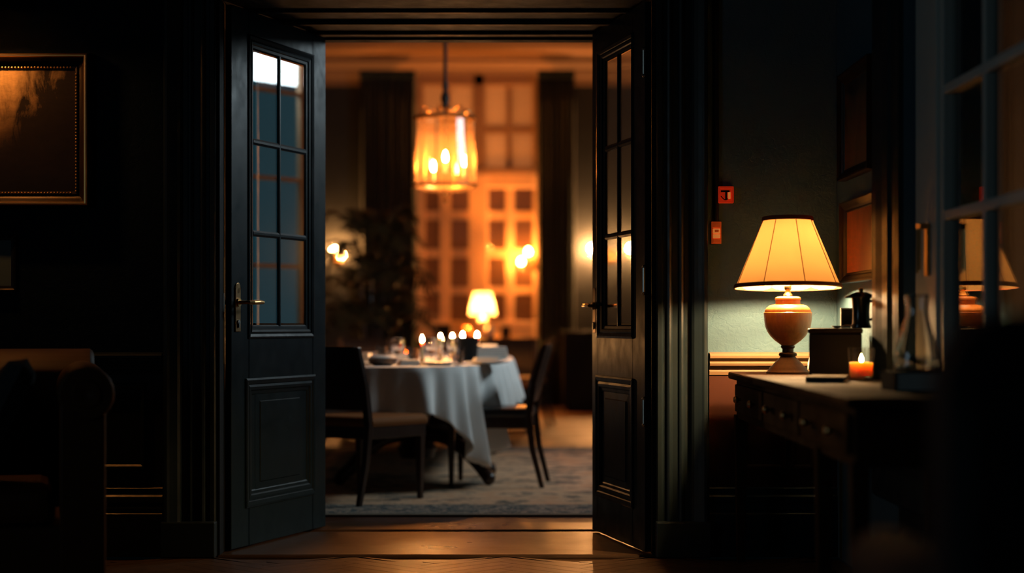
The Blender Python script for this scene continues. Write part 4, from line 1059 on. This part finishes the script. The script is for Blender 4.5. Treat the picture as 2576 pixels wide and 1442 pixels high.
# --- sideboard under the far window with lamp
sb = thing('sideboard', 'low dark sideboard below the far window', 'sideboard', (X(1200,20.9), 20.9, 0))
w_ = .62; hS = Z(850,20.7)
obj('top', MB().box(-w_, w_, -.22, .22, hS-.035, hS), DARKWOOD, sb, bevel=.006)
obj('body', MB().box(-w_+.03, w_-.03, -.2, .2, .12, hS-.034), DARKWOOD, sb)
for k in (-1,0,1):
    d = obj('door', MB().box(k*.39-.18, k*.39+.18, -.215, -.199, .16, hS-.07), DARKWOOD, sb, bevel=.004); obj('knob', MB().ball((k*.39+.14,-.225,.5),.014,10), BRASS, d)
for sx in (-1,1):
    for sy in (-.16,.16): obj('leg', MB().taper((sx*(w_-.07),sy,0),(sx*(w_-.07),sy,.13),.015,.025), DARKWOOD, sb)
ly = 20.85; s = ly/F; rl = thing('table_lamp', 'bright cream shade table lamp on the sideboard in front of the far window', 'lamp', (X(1214,ly), ly, hS))
def rz_(p): return Z(p, ly)-hS
obj('lamp_body', MB().lathe([(0,0),(.07,0),(.07,.015),(.03,.03),(.045,.08),(.065,.15),(.05,.21),(.02,.235),(.012,.25),(0,.25)], n=28), CHINA, rl, smooth=True)
obj('lamp_stem', MB().lathe([(0,.245),(.01,.246),(.008,.30),(0,.30)], n=12), BRASS, rl, smooth=True)
sh2 = obj('lamp_shade', MB().lathe([(35*s, rz_(792)),(22*s, rz_(735))], n=36, cap=False), SHADEREAR, rl, smooth=True)
obj('bulb', MB().ball((0,0,rz_(772)), .03, 16), BULB_REAR, rl, smooth=True)
def small(name, label, cat, px, y, parts):
    t = thing(name, label, cat, (X(px,y), y, hS))
    for n_, mb_, mt_ in parts: obj(n_, mb_, mt_, t, smooth=True)
    return t
tag(obj('storage_box', MB().box(-.09,.09,-.06,.06,0,.15), BLACKPL, loc=(X(1114,20.8),20.8,hS), bevel=.006), 'black box on the left end of the far sideboard', 'box')
tag(obj('storage_box', MB().box(-.055,.055,-.05,.05,0,.13), BLACKPL, loc=(X(1272,20.85),20.85,hS), bevel=.006), 'small black box right of the far table lamp', 'box')
small('vase', 'small pale vase right beside the far table lamp', 'vase', 1232, 20.76, [('body', MB().lathe([(0,0),(.04,0),(.055,.05),(.05,.1),(.025,.13),(.03,.15),(.026,.15),(.02,.13),(0,.12)], n=24), CHINA)])
small('vase', 'small orange jar left of the far table lamp', 'vase', 1172, 20.78, [('body', MB().lathe([(0,0),(.05,0),(.06,.04),(.055,.1),(.03,.125),(0,.13)], n=24), OCHRE)])

# --- black cabinet at the right rear
cb = thing('cabinet', 'low black cabinet against the far wall right of the curtain', 'cabinet', (1.18, 20.5, 0))
obj('body', MB().box(-.62,.62,-.22,.22,.06,.86), BLACKWOOD, cb, bevel=.006); obj('top', MB().box(-.64,.64,-.235,.235,.86,.89), BLACKWOOD, cb, bevel=.006); obj('plinth', MB().box(-.58,.58,-.2,.2,0,.06), BLACKWOOD, cb)
for k in (-1,1):
    d = obj('door', MB().box(k*.305-.29, k*.305+.29, -.235,-.219,.1,.83), BLACKWOOD, cb, bevel=.004); obj('knob', MB().ball((k*.05,-.245,.5),.014,10), ABRASS, d)

# --- sconces
def sconce(name, label, loc, bulbs, wall, bm=None):
    """loc on the wall; wall = outward normal (y or x); bulbs offsets"""
    t = thing(name, label, 'wall lamp', loc, 0, 'dining room wall lamps')
    n = Vector(wall)
    bp = MB(); q = Vector((abs(n.y), abs(n.x), 0))
    bp.box(-.04*q.x-.006*abs(n.x)*1-.0, .04*q.x+.006*abs(n.x), -.04*q.y-.006*abs(n.y), .04*q.y+.006*abs(n.y), -.10, .06)
    obj('backplate', bp, ABRASS, t, bevel=.004)
    for b in bulbs:
        b = Vector(b)
        mb = MB(); mb.tube([(0,0,-.03), tuple(n*.06+Vector((b.x*.4,b.y*.4,-.07))), tuple(Vector((b.x*.9,b.y*.9,b.z-.09))), tuple(b-Vector((0,0,.055)))], .007, 8)
        ar = obj('arm', mb, ABRASS, t, smooth=True)
        obj('candle_sleeve', MB().lathe([(0,-.08),(.022,-.08),(.012,-.07),(.012,-.03),(0,-.03)], tuple(b), 14), WAX, ar, smooth=True)
        obj('bulb', MB().lathe([(0,-.03),(.018,-.024),(.034,-.002),(.028,.024),(.010,.046),(0,.05)], tuple(b), 14), bm or BULB_SCONCE, ar, smooth=True)
    return t
yb = DY1-.012
sconce('wall_sconce', 'twin bulb wall lamp burning bright on the right edge of the far window', (X(1347,21.4), DY1-.055, Z(660,21.4)), [(X(1311,21.35)-X(1347,21.4), -.17, Z(660,21.4)-Z(660,21.4)), (X(1329,21.3)-X(1347,21.4), -.24, .11)], (0,-1,0), BULB_WIN)
sconce('wall_sconce', 'twin bulb wall lamp seen past the edge of the right door leaf', (X(1537,21.5), yb, Z(640,21.5)), [(X(1489,21.4)-X(1537,21.5), -.13, .06), (X(1586,21.4)-X(1537,21.5), -.13, .06)], (0,-1,0), BULB_RIGHT)
sconce('wall_sconce', 'twin bulb wall lamp behind the palm at the left', (X(848,21.5), yb, Z(650,21.5)), [(X(838,21.4)-X(848,21.5), -.12, .09), (X(858,21.4)-X(848,21.5), -.14, .03)], (0,-1,0))

# --- potted palm
py_ = 17.6; pm = thing('potted_palm', 'tall dark potted palm in front of the left curtain', 'plant', (X(935,py_), py_, 0))
obj('pot', MB().lathe([(0,0),(.17,0),(.19,.02),(.23,.36),(.245,.40),(.235,.41),(.215,.39),(.2,.36),(0,.34)], n=36), TERRACOTTA, pm, smooth=True)
obj('soil', MB().lathe([(0,.345),(.21,.345),(.20,.365),(0,.37)], n=24), SOIL, pm)
rnd = random.Random(11)
for k in range(4):
    a = k*1.7; mb = MB(); mb.tube([(.05*cos(a),.05*sin(a),.36),(.07*cos(a),.07*sin(a),.9),(.12*cos(a),.12*sin(a),1.35+.12*k)], [.022,.018,.012], 8); obj('stem', mb, DARKWOOD, pm, smooth=True)
def frond(a, z0, L, rise, r0=.08):
    mb = MB(); spine = []
    for q in range(15):
        u = q/14; r = r0+L*.78*u; z = z0+rise*sin(min(1,u*1.15)*pi*.62)-.55*L*u*u*.55
        spine.append(Vector((r*cos(a), r*sin(a), z)))
    mb.tube(spine, [.007-.005*q/14 for q in range(15)], 6)
    for q in range(2, 15):
        d = (spine[min(q+1,14)]-spine[q-1]).normalized(); sd = d.cross(Vector((0,0,1))).normalized()
        for sg in (-1,1):
            ll = (.16+.26*sin(pi*q/15))*rnd.uniform(.85,1.15)*L; w = .016+.010*rnd.random()
            tip = spine[q]+d*ll*.55+sd*sg*ll*.8+Vector((0,0,-.28*ll+rnd.uniform(-.04,.04)))
            mid = (spine[q]+tip)/2+Vector((0,0,.05*ll)); e = d*w
            b = len(mb.v)
            mb.v += [tuple(spine[q]-e*.4), tuple(spine[q]+e*.4), tuple(mid+e), tuple(mid-e), tuple(tip)]
            mb.f += [(b,b+1,b+2,b+3),(b+3,b+2,b+4)]
    return mb
for k in range(30):
    a = k*2.399; lvl = k/30
    obj('frond', frond(a, .75+1.0*lvl, rnd.uniform(.62,.85)-.2*lvl, rnd.uniform(.25,.5)+.12*lvl), LEAFG, pm)

# ================================================================== LIGHT
w = bpy.data.worlds.new('night'); SC.world = w; w.use_nodes = True
bg = w.node_tree.nodes['Background']; bg.inputs[0].default_value = (.10,.35,.45,1); bg.inputs[1].default_value = .0015
def area(name, loc, rot, sx, sy, power, c):
    l = bpy.data.lights.new(name, 'AREA'); l.shape = 'RECTANGLE'; l.size = sx; l.size_y = sy; l.energy = power; l.color = c
    o = bpy.data.objects.new(name, l); COL.objects.link(o); o.location = loc; o.rotation_euler = rot; return o
FILLCOOL = (.60,.86,1.0)
area('dusk_sky_side', (DX1+.30, (SW0+SW1)/2, 3.17), (0, pi/2, 0), .75, SW1-SW0, 118, (.74,.92,1.0))
area('dusk_garden_side', (DX1+.30, (SW0+SW1)/2, 1.8), (0, pi/2, 0), 2.0, SW1-SW0, 3.5, (.22,.75,1.0))
area('added_blind_backlight', ((bx0+bx1)/2, DY1+.55, (bz0+bz1)/2), (-pi/2, 0, 0), bx1-bx0, bz1-bz0, 55, (1,.42,.15))  # warm light added behind the blind to brighten the panes
area('added_fill_left', (XN-.3, (LWY0+LWY1)/2, (LWZ0+LWZ1)/2), (0, -pi/2, 0), LWZ1-LWZ0, LWY1-LWY0, 16, FILLCOOL)  # cool fill added outside the unseen left window

# ================================================================== COLOUR
SC.view_settings.view_transform = 'Standard'; SC.view_settings.look = 'None'
SC.view_settings.exposure = 0; SC.view_settings.gamma = 1; SC.view_settings.use_curve_mapping = False
SC.cycles.use_denoising = True
SC.cycles.max_bounces = 10; SC.cycles.transparent_max_bounces = 24
SC.cycles.sample_clamp_indirect = 4
SC.cycles.caustics_reflective = False; SC.cycles.caustics_refractive = False
